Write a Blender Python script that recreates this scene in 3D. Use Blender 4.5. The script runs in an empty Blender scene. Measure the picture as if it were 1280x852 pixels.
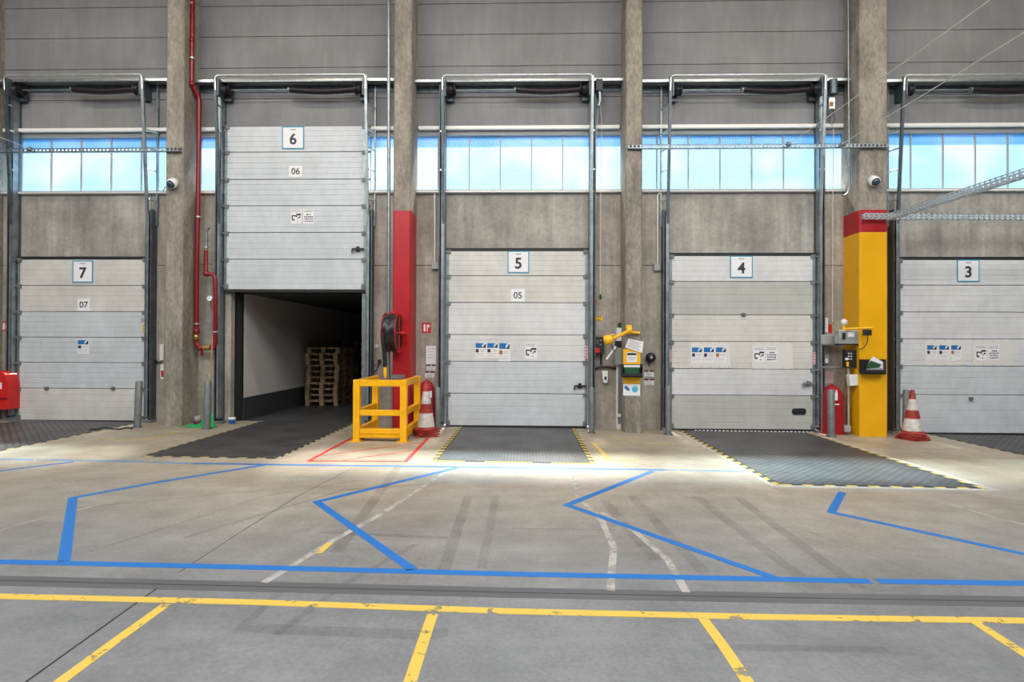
import bpy, bmesh, math, random
from mathutils import Vector, Matrix
random.seed(7)
SC = bpy.context.scene
COL = SC.collection

# ------------------------------------------------------------------ camera
F, CAM_H = 700.0, 1.57
YAW, PITCH, ROLL, SLOPE = .0247, .00564, .00377, .0076
def cam_axes():
    cy, sy, cp, sp, cr, sr = math.cos(YAW), math.sin(YAW), math.cos(PITCH), math.sin(PITCH), math.cos(ROLL), math.sin(ROLL)
    f = Vector((-sy*cp, cy*cp, sp)); r = Vector((cy, sy, 0)); u = r.cross(f)
    return cr*r+sr*u, -sr*r+cr*u, f
RX, UX, FX = cam_axes()
cam_d = bpy.data.cameras.new('camera'); cam = bpy.data.objects.new('camera', cam_d); COL.objects.link(cam)
cam_d.sensor_width = 36; cam_d.lens = F/1280*36; cam_d.clip_start = .05; cam_d.clip_end = 300
cam.matrix_world = Matrix(((RX.x, UX.x, -FX.x, 0), (RX.y, UX.y, -FX.y, 0), (RX.z, UX.z, -FX.z, CAM_H), (0, 0, 0, 1)))
SC.camera = cam

# ------------------------------------------------------------------ light
SUN_ELEV = 57.0
w = bpy.data.worlds.new('world'); SC.world = w; w.use_nodes = True
nt = w.node_tree; nt.nodes.clear()
o_ = nt.nodes.new('ShaderNodeOutputWorld'); b_ = nt.nodes.new('ShaderNodeBackground')
tc = nt.nodes.new('ShaderNodeTexCoord'); sp_ = nt.nodes.new('ShaderNodeSeparateXYZ'); rp = nt.nodes.new('ShaderNodeValToRGB')
nt.links.new(tc.outputs['Generated'], sp_.inputs[0]); nt.links.new(sp_.outputs['Z'], rp.inputs[0])
rp.color_ramp.elements[0].position = .0; rp.color_ramp.elements[0].color = (.55, .80, 1, 1)
rp.color_ramp.elements[1].position = .8; rp.color_ramp.elements[1].color = (.25, .50, .95, 1)
nt.links.new(rp.outputs[0], b_.inputs[0]); b_.inputs[1].default_value = .95
nt.links.new(b_.outputs[0], o_.inputs[0])
def light(name, kind, loc, energy, color, size=None, target=None, angle=None):
    d = bpy.data.lights.new(name, kind); d.energy = energy; d.color = color
    if size: d.shape = 'RECTANGLE'; d.size, d.size_y = size
    if angle is not None: d.angle = math.radians(angle)
    o = bpy.data.objects.new(name, d); COL.objects.link(o); o.location = loc
    if target is not None:
        o.rotation_euler = (Vector(target)-Vector(loc)).to_track_quat('-Z', 'Y').to_euler()
    return o
light('sun', 'SUN', (0, 20, 20), 50.0, (1, .87, .74), target=(0, 20-20/math.tan(math.radians(SUN_ELEV)), 0), angle=13.0)
light('overhead_fill_light', 'AREA', (0, 1.0, 9.3), 2250, (1, .985, .97), (24, 5), target=(0, 2.2, 0))  # unseen area lights added overhead to fill the hall
light('overhead_fill_light', 'AREA', (0, -6.5, 9.3), 1350, (1, .985, .97), (24, 4), target=(0, 1, 0))
for x in (-8.6, -4.3, 0, 4.3, 8.6):
    light('warm_fill_light', 'AREA', (x, 7.3, 8.6), 75, (1, .88, .70), (1.6, .3), target=(x, 9.3, 0))  # unseen warm area lights added to brighten the floor by the doors
SC.view_settings.view_transform = 'Standard'; SC.view_settings.look = 'None'
SC.view_settings.gamma = 1; SC.view_settings.use_curve_mapping = False
SC.view_settings.exposure = 0.0

# ------------------------------------------------------------------ helpers
def ray(px, py): return FX + RX*((px-640)/F) + UX*((426-py)/F)
def Wp(px, py, y):
    d = ray(px, py); t = y/d.y; return (d.x*t, CAM_H+d.z*t)
def WX(px, y, py=430): return Wp(px, py, y)[0]
def WZ(py, y, px=640): return Wp(px, py, y)[1]
def G(px, py):
    d = ray(px, py); t = -CAM_H/(d.z+SLOPE*d.x); return (d.x*t, d.y*t)
def fz(x): return -SLOPE*x
DY, WY, CY = 10.54, 10.62, 10.10      # door leaf face, wall face, column front
def world_loc(o):
    v = Vector((0, 0, 0))
    while o is not None: v += o.location; o = o.parent
    return v
class MB:
    def __init__(s): s.v = []; s.f = []; s.m = []; s.sm = []
    def add(s, vs, fs, m=0, smooth=False):
        n = len(s.v); s.v += [tuple(v) for v in vs]
        for f in fs: s.f.append([i+n for i in f]); s.m.append(m); s.sm.append(smooth)
        return s
    def box(s, x0, x1, y0, y1, z0, z1, m=0):
        vs = [(x, y, z) for x in (x0, x1) for y in (y0, y1) for z in (z0, z1)]
        return s.add(vs, [(0, 1, 3, 2), (4, 6, 7, 5), (0, 4, 5, 1), (2, 3, 7, 6), (0, 2, 6, 4), (1, 5, 7, 3)], m)
    def pbox(s, a, b, c, d, y0, y1, m=0):      # image rectangle a,b..c,d seen at depth y0, as a real box back to y1
        X0, Z1 = Wp(a, (b+d)/2, y0)[0], Wp((a+c)/2, b, y0)[1]; X1, Z0 = Wp(c, (b+d)/2, y0)[0], Wp((a+c)/2, d, y0)[1]
        return s.box(X0, X1, y0, y1, Z0, Z1, m)
    def tube(s, pts, r, m=0, n=10, caps=True):
        pts = [Vector(p) for p in pts]; rs = r if isinstance(r, (list, tuple)) else [r]*len(pts)
        vs = []; fs = []; up = None
        for i, p in enumerate(pts):
            a = pts[max(i-1, 0)]; b = pts[min(i+1, len(pts)-1)]; t = (b-a)
            t = t.normalized() if t.length > 1e-9 else Vector((0, 0, 1))
            if up is None: up = Vector((0, 0, 1)) if abs(t.z) < .9 else Vector((0, 1, 0))
            u = (up - t*up.dot(t))
            if u.length < 1e-5: u = t.orthogonal()
            u.normalize(); w_ = t.cross(u); up = u
            for k in range(n):
                a_ = 2*math.pi*k/n; vs.append(p + (u*math.cos(a_)+w_*math.sin(a_))*rs[i])
        for i in range(len(pts)-1):
            for k in range(n): fs.append((i*n+k, i*n+(k+1) % n, (i+1)*n+(k+1) % n, (i+1)*n+k))
        s.add(vs, fs, m, True)
        if caps:
            s.add(vs[:n], [tuple(range(n))], m); s.add(vs[-n:], [tuple(range(n))], m)
        return s
    def prism(s, pts, y0, y1, m=0):            # polygon in x,z pushed through y
        n = len(pts); vs = [(x, y0, z) for x, z in pts]+[(x, y1, z) for x, z in pts]
        fs = [tuple(range(n)), tuple(range(2*n-1, n-1, -1))]+[(i, i+n, (i+1) % n+n, (i+1) % n) for i in range(n)]
        return s.add(vs, fs, m)
    def flat(s, pts, h, m=0):                  # polygon lying on the floor, h thick
        n = len(pts); vs = [(x, y, fz(x)+h) for x, y in pts]+[(x, y, fz(x)-.002) for x, y in pts]
        fs = [tuple(range(n)), tuple(range(2*n-1, n-1, -1))]+[(i, i+n, (i+1) % n+n, (i+1) % n) for i in range(n)]
        return s.add(vs, fs, m)
    def lathe(s, prof, cx, cy, cz, m=0, n=24, smooth=True, M=None):
        vs = []; fs = []
        for (r, z) in prof:
            for k in range(n):
                a = 2*math.pi*k/n; v = Vector((r*math.cos(a), r*math.sin(a), z))
                if M is not None: v = M @ v
                vs.append((v.x+cx, v.y+cy, v.z+cz))
        for i in range(len(prof)-1):
            for k in range(n): fs.append((i*n+k, i*n+(k+1) % n, (i+1)*n+(k+1) % n, (i+1)*n+k))
        return s.add(vs, fs, m, smooth)
    def build(s, name, mats, parent=None, bevel=0):
        me = bpy.data.meshes.new(name); off = world_loc(parent) if parent else Vector((0, 0, 0))
        me.from_pydata([tuple(Vector(v)-off) for v in s.v], [], s.f)
        for m in (mats if isinstance(mats, (list, tuple)) else [mats]): me.materials.append(m)
        me.polygons.foreach_set('material_index', s.m); me.polygons.foreach_set('use_smooth', s.sm)
        bm = bmesh.new(); bm.from_mesh(me); bmesh.ops.recalc_face_normals(bm, faces=bm.faces); bm.to_mesh(me); bm.free()
        me.update(); o = bpy.data.objects.new(name, me); COL.objects.link(o)
        if parent: o.parent = parent
        if bevel:
            b = o.modifiers.new('bevel', 'BEVEL'); b.width = bevel; b.segments = 2; b.limit_method = 'ANGLE'
        return o
def tag(o, label=None, cat=None, group=None, kind=None):
    for k, v in (('label', label), ('category', cat), ('group', group), ('kind', kind)):
        if v: o[k] = v
    return o
def thing(name, loc, label, cat, group=None, kind=None):
    o = bpy.data.objects.new(name, None); COL.objects.link(o); o.location = loc; o.empty_display_size = .1
    return tag(o, label, cat, group, kind)
def copy_tree(o, parent=None):
    c = o.copy(); COL.objects.link(c); c.parent = parent
    for ch in [k for k in COL.objects if k.parent == o]: copy_tree(ch, c)
    return c
def text(body, px, py, y, hpx, mat, parent, name='lettering', bold=.0, sx=1.0):
    """lettering standing on a vertical face at depth y, centred on the image point, capital height hpx"""
    cu = bpy.data.curves.new(name, 'FONT'); cu.body = body; cu.align_x = 'CENTER'; cu.align_y = 'CENTER'
    x, z = Wp(px, py, y); hm = hpx*y/F; cu.size = hm/.72; cu.offset = bold*hm; cu.extrude = .0008
    cu.materials.append(mat); tmp = bpy.data.objects.new(name, cu); COL.objects.link(tmp); bpy.context.view_layer.update()
    me = bpy.data.meshes.new_from_object(tmp.evaluated_get(bpy.context.evaluated_depsgraph_get())); bpy.data.objects.remove(tmp); bpy.data.curves.remove(cu)
    me.name = name; o = bpy.data.objects.new(name, me); COL.objects.link(o)
    o.rotation_euler = (math.pi/2, 0, 0); o.scale = (sx, 1, 1)
    o.location = Vector((x, y-.001, z)) - (world_loc(parent) if parent else Vector((0, 0, 0)))
    o.parent = parent; return o

# ------------------------------------------------------------------ materials
def mat(name, col, rough=.6, metal=0, noise=None, bump=None, spec=.5, streak=None, alpha=None):
    m = bpy.data.materials.new(name); m.use_nodes = True; n = m.node_tree.nodes; L = m.node_tree.links
    p = n['Principled BSDF']; p.inputs['Base Color'].default_value = (*col, 1); p.inputs['Roughness'].default_value = rough
    p.inputs['Metallic'].default_value = metal; p.inputs['Specular IOR Level'].default_value = spec
    if noise or bump or streak:
        tc = n.new('ShaderNodeTexCoord'); g = n.new('ShaderNodeNewGeometry')
    cur = None
    def mixn(fac, a, b):
        mx = n.new('ShaderNodeMix'); mx.data_type = 'RGBA'; mx.blend_type = 'MULTIPLY'; mx.inputs[0].default_value = fac
        if hasattr(a, 'links'): L.new(a, mx.inputs[6])
        else: mx.inputs[6].default_value = (*a, 1)
        L.new(b, mx.inputs[7]); return mx.outputs[2]
    cur = col
    if noise:
        for (sc, lo, hi, stretch) in noise:
            mp = n.new('ShaderNodeMapping'); mp.inputs['Scale'].default_value = stretch; L.new(g.outputs['Position'], mp.inputs[0])
            nz = n.new('ShaderNodeTexNoise'); nz.inputs['Scale'].default_value = sc; nz.inputs['Detail'].default_value = 5; nz.inputs['Roughness'].default_value = .6
            L.new(mp.outputs[0], nz.inputs['Vector'])
            r = n.new('ShaderNodeMapRange'); r.inputs[1].default_value = .32; r.inputs[2].default_value = .68; r.inputs[3].default_value = lo; r.inputs[4].default_value = hi
            L.new(nz.outputs[0], r.inputs[0]); cur = mixn(1, cur, r.outputs[0])
        L.new(cur, p.inputs['Base Color'])
    if bump:
        nz = n.new('ShaderNodeTexNoise'); nz.inputs['Scale'].default_value = bump[0]; nz.inputs['Detail'].default_value = 4; L.new(g.outputs['Position'], nz.inputs['Vector'])
        bp = n.new('ShaderNodeBump'); bp.inputs['Strength'].default_value = bump[1]; bp.inputs['Distance'].default_value = .01
        L.new(nz.outputs[0], bp.inputs['Height']); L.new(bp.outputs[0], p.inputs['Normal'])
    return m
ONE = (1, 1, 1)
M = {}
M['concrete'] = mat('raw concrete', (.37, .355, .325), .85, noise=[(1.1, .68, 1.2, ONE), (1.6, .74, 1.14, (3.2, 3, .25)), (14, .86, 1.1, ONE)], bump=(60, .25))
M['concrete_pier'] = mat('pier concrete', (.39, .355, .305), .85, noise=[(1.3, .68, 1.2, ONE), (2.2, .78, 1.1, (4, 3, .3)), (14, .86, 1.1, ONE)], bump=(60, .25))
M['column'] = mat('column concrete', (.29, .265, .225), .85, noise=[(3.0, .62, 1.25, (1.4, 1.4, .5)), (20, .72, 1.18, (1, 1, .5)), (60, .85, 1.1, ONE)], bump=(60, .3))
M['upper'] = mat('grey painted concrete', (.215, .22, .228), .75, noise=[(.9, .86, 1.1, ONE), (3, .92, 1.06, (3, 3, .4)), (24, .95, 1.04, ONE)], bump=(50, .1))
M['joint'] = mat('panel joint', (.035, .033, .03), .9)
M['col_red'] = mat('red column paint', (.42, .008, .016), .38, noise=[(3, .82, 1.08, ONE)])
M['col_yel'] = mat('yellow column paint', (.80, .41, .002), .34, noise=[(3, .94, 1.03, ONE)])
M['door_a'] = mat('white door sheet', (.63, .645, .66), .42, noise=[(1.2, .9, 1.05, ONE), (8, .93, 1.03, (1, 1, .5))])
M['door_b'] = mat('cream door sheet', (.61, .605, .575), .42, noise=[(1.2, .88, 1.05, ONE), (8, .93, 1.03, (1, 1, .5))])
M['door_c'] = mat('grey door sheet', (.47, .48, .455), .42, noise=[(1.2, .88, 1.05, ONE), (8, .93, 1.03, (1, 1, .5))])
M['door_d'] = mat('pale cool door sheet', (.55, .59, .625), .42, noise=[(1.2, .92, 1.05, ONE), (8, .93, 1.03, (1, 1, .5))])
M['rubber'] = mat('black rubber', (.012, .012, .013), .6)
M['hose'] = mat('glossy black hose', (.016, .016, .018), .22)
M['galv'] = mat('galvanised steel', (.30, .34, .36), .42, .75, noise=[(6, .7, 1.15, ONE)])
M['galv_dark'] = mat('dark galvanised steel', (.10, .125, .145), .45, .6, noise=[(6, .7, 1.2, ONE)])
M['galv_light'] = mat('bright galvanised steel', (.62, .65, .66), .35, .7, noise=[(9, .8, 1.1, ONE)])
M['tray'] = mat('bright zinc tray', (.50, .56, .60), .4, .35)
M['brown_steel'] = mat('brown steel', (.09, .068, .055), .6, .3)
M['white_alu'] = mat('white aluminium', (.78, .77, .74), .4)
M['spring'] = mat('greased black spring', (.018, .014, .018), .45, .4)
M['black'] = mat('black plastic', (.014, .015, .018), .45)
M['white'] = mat('white plastic', (.75, .77, .78), .4)
M['grey'] = mat('grey plastic', (.32, .33, .33), .5)
M['dgrey'] = mat('mid grey painted steel', (.17, .185, .19), .5, .2, noise=[(9, .75, 1.15, ONE)])
M['paper'] = mat('paper', (.78, .78, .80), .7)
M['paper_w'] = mat('warm paper', (.66, .66, .64), .7)
M['ink'] = mat('black ink', (.02, .02, .03), .6)
M['ink_soft'] = mat('faded grey ink', (.30, .31, .33), .7)
M['maroon'] = mat('maroon ink', (.10, .018, .035), .6)
M['pink'] = mat('pale pink sticker', (.62, .40, .46), .6)
M['sign_blue'] = mat('cyan blue border', (.02, .30, .50), .5)
M['ink_navy'] = mat('navy black digit', (.02, .028, .05), .5)
M['poster_blue'] = mat('poster blue', (.01, .14, .42), .5)
M['poster_sky'] = mat('poster light blue', (.08, .45, .68), .5)
M['orange_b'] = mat('brown orange print', (.35, .12, .02), .6)
M['yellow'] = mat('yellow lacquer', (.90, .46, .003), .32, noise=[(5, .86, 1.05, ONE)])
M['yel_plas'] = mat('yellow plastic', (.85, .47, .01), .4)
M['red'] = mat('red plastic', (.55, .012, .012), .38)
M['red_pipe'] = mat('red pipe enamel', (.20, .006, .010), .3)
M['red_fabric'] = mat('red vinyl cover', (.33, .005, .014), .38, bump=(9, .7))
M['cone_red'] = mat('orange red cone rubber', (.33, .03, .018), .55, noise=[(8, .6, 1.15, ONE)])
M['cone_white'] = mat('dirty reflective white', (.62, .60, .57), .5, noise=[(14, .72, 1.1, ONE)])
M['green'] = mat('green plastic net', (.01, .34, .09), .5)
M['green_dk'] = mat('dark green cloth', (.01, .07, .03), .8)
M['blue'] = mat('blue plastic', (.02, .16, .60), .4)
M['wood'] = mat('raw wood', (.33, .21, .11), .7, noise=[(8, .7, 1.15, (1, 1, .2))])
M['pallet'] = mat('pallet wood', (.40, .27, .15), .8, noise=[(5, .5, 1.2, ONE), (20, .8, 1.1, ONE)])
M['brass'] = mat('brass', (.45, .30, .08), .35, .8)
M['trailer_white'] = mat('white trailer wall panel', (.62, .60, .58), .45)
M['trailer_dark'] = mat('dark kick plate and shaded roof', (.04, .045, .05), .5)
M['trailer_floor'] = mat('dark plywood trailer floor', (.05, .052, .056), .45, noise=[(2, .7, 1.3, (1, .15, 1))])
M['rope'] = mat('white cord', (.62, .62, .6), .6)
M['camera_glass'] = mat('dark dome glass', (.03, .05, .08), .12)
M['hazard_y'] = mat('hazard yellow', (.62, .46, .06), .55, noise=[(14, .6, 1.15, ONE)])
M['hazard_dull'] = mat('rubbed dull yellow', (.42, .35, .16), .6, noise=[(14, .6, 1.15, ONE)])
M['hazard_k'] = mat('hazard black', (.03, .03, .03), .6)
M['edge_conc'] = mat('pale cement edging', (.45, .42, .37), .7, noise=[(6, .8, 1.1, ONE)])

def floor_material():
    m = bpy.data.materials.new('concrete floor'); m.use_nodes = True; n = m.node_tree.nodes; L = m.node_tree.links; p = n['Principled BSDF']
    g = n.new('ShaderNodeNewGeometry')
    def nz(sc, st=(1, 1, 1), det=6):
        mp = n.new('ShaderNodeMapping'); mp.inputs['Scale'].default_value = st; L.new(g.outputs['Position'], mp.inputs[0])
        t = n.new('ShaderNodeTexNoise'); t.inputs['Scale'].default_value = sc; t.inputs['Detail'].default_value = det; t.inputs['Roughness'].default_value = .65
        L.new(mp.outputs[0], t.inputs['Vector']); return t.outputs[0]
    def rng(a, lo, hi, i0=.35, i1=.65):
        r = n.new('ShaderNodeMapRange'); r.inputs[1].default_value = i0; r.inputs[2].default_value = i1; r.inputs[3].default_value = lo; r.inputs[4].default_value = hi
        L.new(a, r.inputs[0]); return r.outputs[0]
    def mix(kind, fac, a, b):
        mx = n.new('ShaderNodeMix'); mx.data_type = 'RGBA'; mx.blend_type = kind
        for i, v in ((0, fac), (6, a), (7, b)):
            if hasattr(v, 'links'): L.new(v, mx.inputs[i])
            elif isinstance(v, tuple): mx.inputs[i].default_value = (*v, 1)
            else: mx.inputs[i].default_value = v
        return mx.outputs[2]
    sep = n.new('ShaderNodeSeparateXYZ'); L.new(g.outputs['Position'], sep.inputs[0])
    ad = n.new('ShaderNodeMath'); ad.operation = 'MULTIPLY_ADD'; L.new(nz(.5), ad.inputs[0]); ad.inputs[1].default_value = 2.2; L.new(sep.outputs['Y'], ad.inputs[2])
    warm_bounce = rng(ad.outputs[0], 0, 1, 4.6, 8.2)          # warm bounced light painted into the floor as tan towards the docks
    base = mix('MIX', warm_bounce, (.19, .195, .203), (.37, .32, .245))
    c = mix('MULTIPLY', 1, base, rng(nz(.45), .82, 1.15)); c = mix('MULTIPLY', 1, c, rng(nz(2.2, (1, 1, 1)), .88, 1.08))
    c = mix('MULTIPLY', 1, c, rng(nz(38), .86, 1.10)); c = mix('MULTIPLY', 1, c, rng(nz(1.5, (.35, 2.4, 1)), .90, 1.05))
    L.new(c, p.inputs['Base Color']); L.new(rng(nz(3), .36, .58), p.inputs['Roughness'])
    bp = n.new('ShaderNodeBump'); bp.inputs['Strength'].default_value = .12; bp.inputs['Distance'].default_value = .005; L.new(nz(55), bp.inputs['Height']); L.new(bp.outputs[0], p.inputs['Normal'])
    return m
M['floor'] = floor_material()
def worn(name, col, thr, rough=.5, sc=9, soft=.03, top=1):          # paint or tape worn through in patches
    m = bpy.data.materials.new(name); m.use_nodes = True; n = m.node_tree.nodes; L = m.node_tree.links; p = n['Principled BSDF']
    g = n.new('ShaderNodeNewGeometry'); t = n.new('ShaderNodeTexNoise'); t.inputs['Scale'].default_value = sc; t.inputs['Detail'].default_value = 6; t.inputs['Roughness'].default_value = .7
    L.new(g.outputs['Position'], t.inputs['Vector']); r = n.new('ShaderNodeMapRange'); r.inputs[1].default_value = thr-soft; r.inputs[2].default_value = thr+soft; r.inputs[4].default_value = top
    L.new(t.outputs[0], r.inputs[0]); p.inputs['Base Color'].default_value = (*col, 1); p.inputs['Roughness'].default_value = rough
    L.new(r.outputs[0], p.inputs['Alpha']); return m
M['tape_blue'] = worn('blue floor tape', (.008, .135, .44), .22)
M['tape_blue_thin'] = worn('worn blue floor tape', (.05, .24, .52), .44)
M['line_yellow'] = worn('worn yellow floor paint', (.60, .42, .07), .40)
M['line_yellow_faint'] = worn('faint yellow floor paint', (.55, .40, .07), .46)
M['tape_red'] = worn('worn red floor tape', (.52, .02, .02), .36)
M['ghost'] = worn('pale tape residue', (.44, .42, .39), .42, .6, 5, .14, .85)
M['tyre'] = worn('tyre rubber marks', (.10, .10, .10), .50, .5, 2.5, .28, .24)
M['band'] = mat('dark joint filler', (.095, .098, .105), .5, noise=[(4, .85, 1.1, (.3, 1, 1))])
M['joint_black'] = mat('black joint sealant', (.02, .02, .02), .6)

def plate_material(name, kind):
    m = bpy.data.materials.new(name); m.use_nodes = True; n = m.node_tree.nodes; L = m.node_tree.links; p = n['Principled BSDF']
    p.inputs['Metallic'].default_value = .2; p.inputs['Roughness'].default_value = .5
    g = n.new('ShaderNodeNewGeometry')
    t = n.new('ShaderNodeTexNoise'); t.inputs['Scale'].default_value = 2; t.inputs['Detail'].default_value = 6; L.new(g.outputs['Position'], t.inputs['Vector'])
    r = n.new('ShaderNodeValToRGB'); r.color_ramp.elements[0].position = .3; r.color_ramp.elements[0].color = (.062, .064, .067, 1)
    r.color_ramp.elements[1].position = .75; r.color_ramp.elements[1].color = (.125, .125, .13, 1); L.new(t.outputs[0], r.inputs[0])
    mp = n.new('ShaderNodeMapping'); mp.inputs['Rotation'].default_value = (0, 0, math.radians(45)); L.new(g.outputs['Position'], mp.inputs[0])
    ck = n.new('ShaderNodeTexWave' if kind == 'ribs' else 'ShaderNodeTexVoronoi')
    if kind == 'ribs':
        ck.bands_direction = 'X'; ck.inputs['Scale'].default_value = 7; L.new(g.outputs['Position'], ck.inputs['Vector']); outp = ck.outputs[1]
    else:
        ck.inputs['Scale'].default_value = 12; ck.inputs['Randomness'].default_value = 0; L.new(mp.outputs[0], ck.inputs['Vector']); outp = ck.outputs[0]
    mx = n.new('ShaderNodeMix'); mx.data_type = 'RGBA'; mx.blend_type = 'MULTIPLY'; mx.inputs[0].default_value = .7
    rr = n.new('ShaderNodeMapRange'); rr.inputs[1].default_value = 0 if kind == 'ribs' else .1; rr.inputs[2].default_value = 1 if kind == 'ribs' else .6
    rr.inputs[3].default_value = 1.25 if kind == 'ribs' else 2.0; rr.inputs[4].default_value = .72 if kind == 'ribs' else .3; L.new(outp, rr.inputs[0])
    L.new(r.outputs[0], mx.inputs[6]); L.new(rr.outputs[0], mx.inputs[7]); L.new(mx.outputs[2], p.inputs['Base Color'])
    bp = n.new('ShaderNodeBump'); bp.invert = True; bp.inputs['Strength'].default_value = .5; bp.inputs['Distance'].default_value = .006; L.new(outp, bp.inputs['Height']); L.new(bp.outputs[0], p.inputs['Normal'])
    return m
M['plate'] = plate_material('tread plate steel', 'dots'); M['plate_rib'] = plate_material('ribbed plate steel', 'ribs')

def pane_material(name, tint, haze=.075):
    m = bpy.data.materials.new(name); m.use_nodes = True; n = m.node_tree.nodes; L = m.node_tree.links; n.remove(n['Principled BSDF']); out = n['Material Output']
    tr = n.new('ShaderNodeBsdfTransparent'); tl = n.new('ShaderNodeBsdfTranslucent'); gl = n.new('ShaderNodeBsdfGlossy')
    g = n.new('ShaderNodeNewGeometry'); wv = n.new('ShaderNodeTexWave'); wv.bands_direction = 'X'; wv.inputs['Scale'].default_value = 6.5; L.new(g.outputs['Position'], wv.inputs['Vector'])
    nz = n.new('ShaderNodeTexNoise'); nz.inputs['Scale'].default_value = .8; L.new(g.outputs['Position'], nz.inputs['Vector'])
    mx = n.new('ShaderNodeMix'); mx.data_type = 'RGBA'; mx.inputs[6].default_value = (*[c*.90 for c in tint], 1); mx.inputs[7].default_value = (*tint, 1)
    L.new(wv.outputs[1], mx.inputs[0])
    m2 = n.new('ShaderNodeMix'); m2.data_type = 'RGBA'; m2.blend_type = 'MIX'; m2.inputs[7].default_value = (min(1, tint[0]*1.5), min(1, tint[1]*1.12), 1, 1)
    r = n.new('ShaderNodeMapRange'); r.inputs[1].default_value = .45; r.inputs[2].default_value = .65; L.new(nz.outputs[0], r.inputs[0]); L.new(r.outputs[0], m2.inputs[0]); L.new(mx.outputs[2], m2.inputs[6])
    L.new(m2.outputs[2], tr.inputs[0]); tl.inputs[0].default_value = (.50, .76, 1, 1)
    a = n.new('ShaderNodeMixShader'); a.inputs[0].default_value = haze; L.new(tr.outputs[0], a.inputs[1]); L.new(tl.outputs[0], a.inputs[2])
    b = n.new('ShaderNodeMixShader'); b.inputs[0].default_value = .04; gl.inputs['Roughness'].default_value = .3; L.new(a.outputs[0], b.inputs[1]); L.new(gl.outputs[0], b.inputs[2])
    L.new(b.outputs[0], out.inputs[0]); return m
M['pane'] = pane_material('clear blue polycarbonate', (.74, .90, .97))
M['pane_top'] = pane_material('deep blue polycarbonate', (.42, .70, .93), .04)

# ------------------------------------------------------------------ the hall
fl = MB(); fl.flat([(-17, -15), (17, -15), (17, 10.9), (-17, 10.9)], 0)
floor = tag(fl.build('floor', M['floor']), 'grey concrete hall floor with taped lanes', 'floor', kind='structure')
ZC = 9.6
tag(MB().box(-17, 17, -15, 11.2, ZC, ZC+.2).build('ceiling', M['upper']), 'hall ceiling', 'ceiling', kind='structure')
for nm, a in (('wall_left', (-17.2, -17, -15, 11)), ('wall_right', (17, 17.2, -15, 11)), ('wall_rear', (-17, 17, -15.2, -15))):
    tag(MB().box(*a, -.5, ZC).build(nm, M['upper']), 'plain painted side of the hall', 'wall', kind='structure')

# columns: image x of left and right front edge, at their front face
COLX = [(-62, -30, 'a'), (204.5, 228, 'b'), (490.5, 513, 'c'), (781.5, 802.5, 'd'), (1075, 1110, 'e'), (1356, 1380, 'f')]
def colx(px, y=CY):
    return WX(px, y)
cols = []
for i, (a, b, k) in enumerate(COLX):
    if k == 'b': X0, X1 = WX(204.5, CY, 500), WX(223.8, CY, 500)+.04
    else: X0, X1 = WX(a, CY), WX(b, CY)
    cols.append((X0, X1))
# window strip heights
Z_SILL, Z_TOP, Z_BAR = WZ(239, WY), WZ(167.5, WY), WZ(160.5, WY)
JZ = [WZ(y, WY, 900) for y in (119.5, 80, 40, 1, -38)]
ZJ = WZ(331.5, WY)
DOORS = {   # image columns and rows of each leaf, seams, sheet tones
 7: dict(x=(21.5, 183.5), top=324, bot=525.5, seams=[356.8, 389.5, 421.5, 453, 485.5], tone='bbdddb'),
 6: dict(x=(279.5, 457), top=157.5, bot=362, seams=[189.8, 224, 257, 290.6, 324], tone='dddddd'),
 5: dict(x=(557.5, 734.5), top=313.5, bot=532.3, seams=[344.6, 378.2, 418.4, 451.8, 492], tone='bbaadd'),
 4: dict(x=(836.5, 1019), top=319.5, bot=536.6, seams=[351.8, 393.4, 426.8, 461, 494], tone='acbbac'),
 3: dict(x=(1122, 1303.5), top=324.5, bot=541.3, seams=[356.4, 390, 423.7, 457.5, 493.5], tone='aaaadd')}
for n_, d in DOORS.items():
    py = (d['top']+d['bot'])/2 if n_ != 6 else 430
    d['X'] = (WX(d['x'][0], DY, py), WX(d['x'][1], DY, py)); cx = sum(d['x'])/2
    d['zt'] = WZ(d['top'], DY, cx); d['zb'] = WZ(d['bot'], DY, cx); d['zs'] = [WZ(s, DY, cx) for s in d['seams']]
BAYS = [(7, cols[0], cols[1]), (6, cols[1], cols[2]), (5, cols[2], cols[3]), (4, cols[3], cols[4]), (3, cols[4], cols[5])]
wb = MB(); gpx = .006
TH = .14
def panel(x0, x1, z0, z1, m, y=WY): wb.box(x0+gpx, x1-gpx, y, y+TH, z0+gpx, z1-gpx, m)
for n_, ca, cb in BAYS:
    xa, xb = ca[1]-.14, cb[0]+.14; d = DOORS[n_]; o0, o1 = d['X'][0]-.02, d['X'][1]+.02
    zo = d['zt'] if n_ != 6 else WZ(322, DY, 370)        # head of the opening
    if n_ == 6: zo = WZ(330, WY, 370)
    lv = [Z_BAR]+[WZ(y, WY, (1100 if n_ == 3 else {7: 100, 6: 370, 5: 645, 4: 930}[n_])) if False else z for y, z in zip(range(9), JZ)]
    lv.append(ZC)
    for z0, z1 in zip(lv[:-1], lv[1:]): panel(xa, xb, z0, z1, 1)
    ow = WX(289, WY) if n_ == 6 else o0
    panel(xa, ow, -.4, zo if n_ == 6 else ZJ, 2); panel(o1, xb, -.4, ZJ, 2)
    panel(xa, o0, zo if n_ == 6 else ZJ, Z_SILL, 2); panel(o1, xb, ZJ, Z_SILL, 2)
    panel(o0, o1, zo, Z_SILL, 0)
    wb.box(xa, xb, WY+.04, WY+TH-.02, Z_BAR, ZC, 3)
    wb.box(xa, o0, WY+.03, WY+TH-.02, -.4, Z_SILL-.02, 3); wb.box(o1, xb, WY+.03, WY+TH-.02, -.4, Z_SILL-.02, 3)
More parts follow.
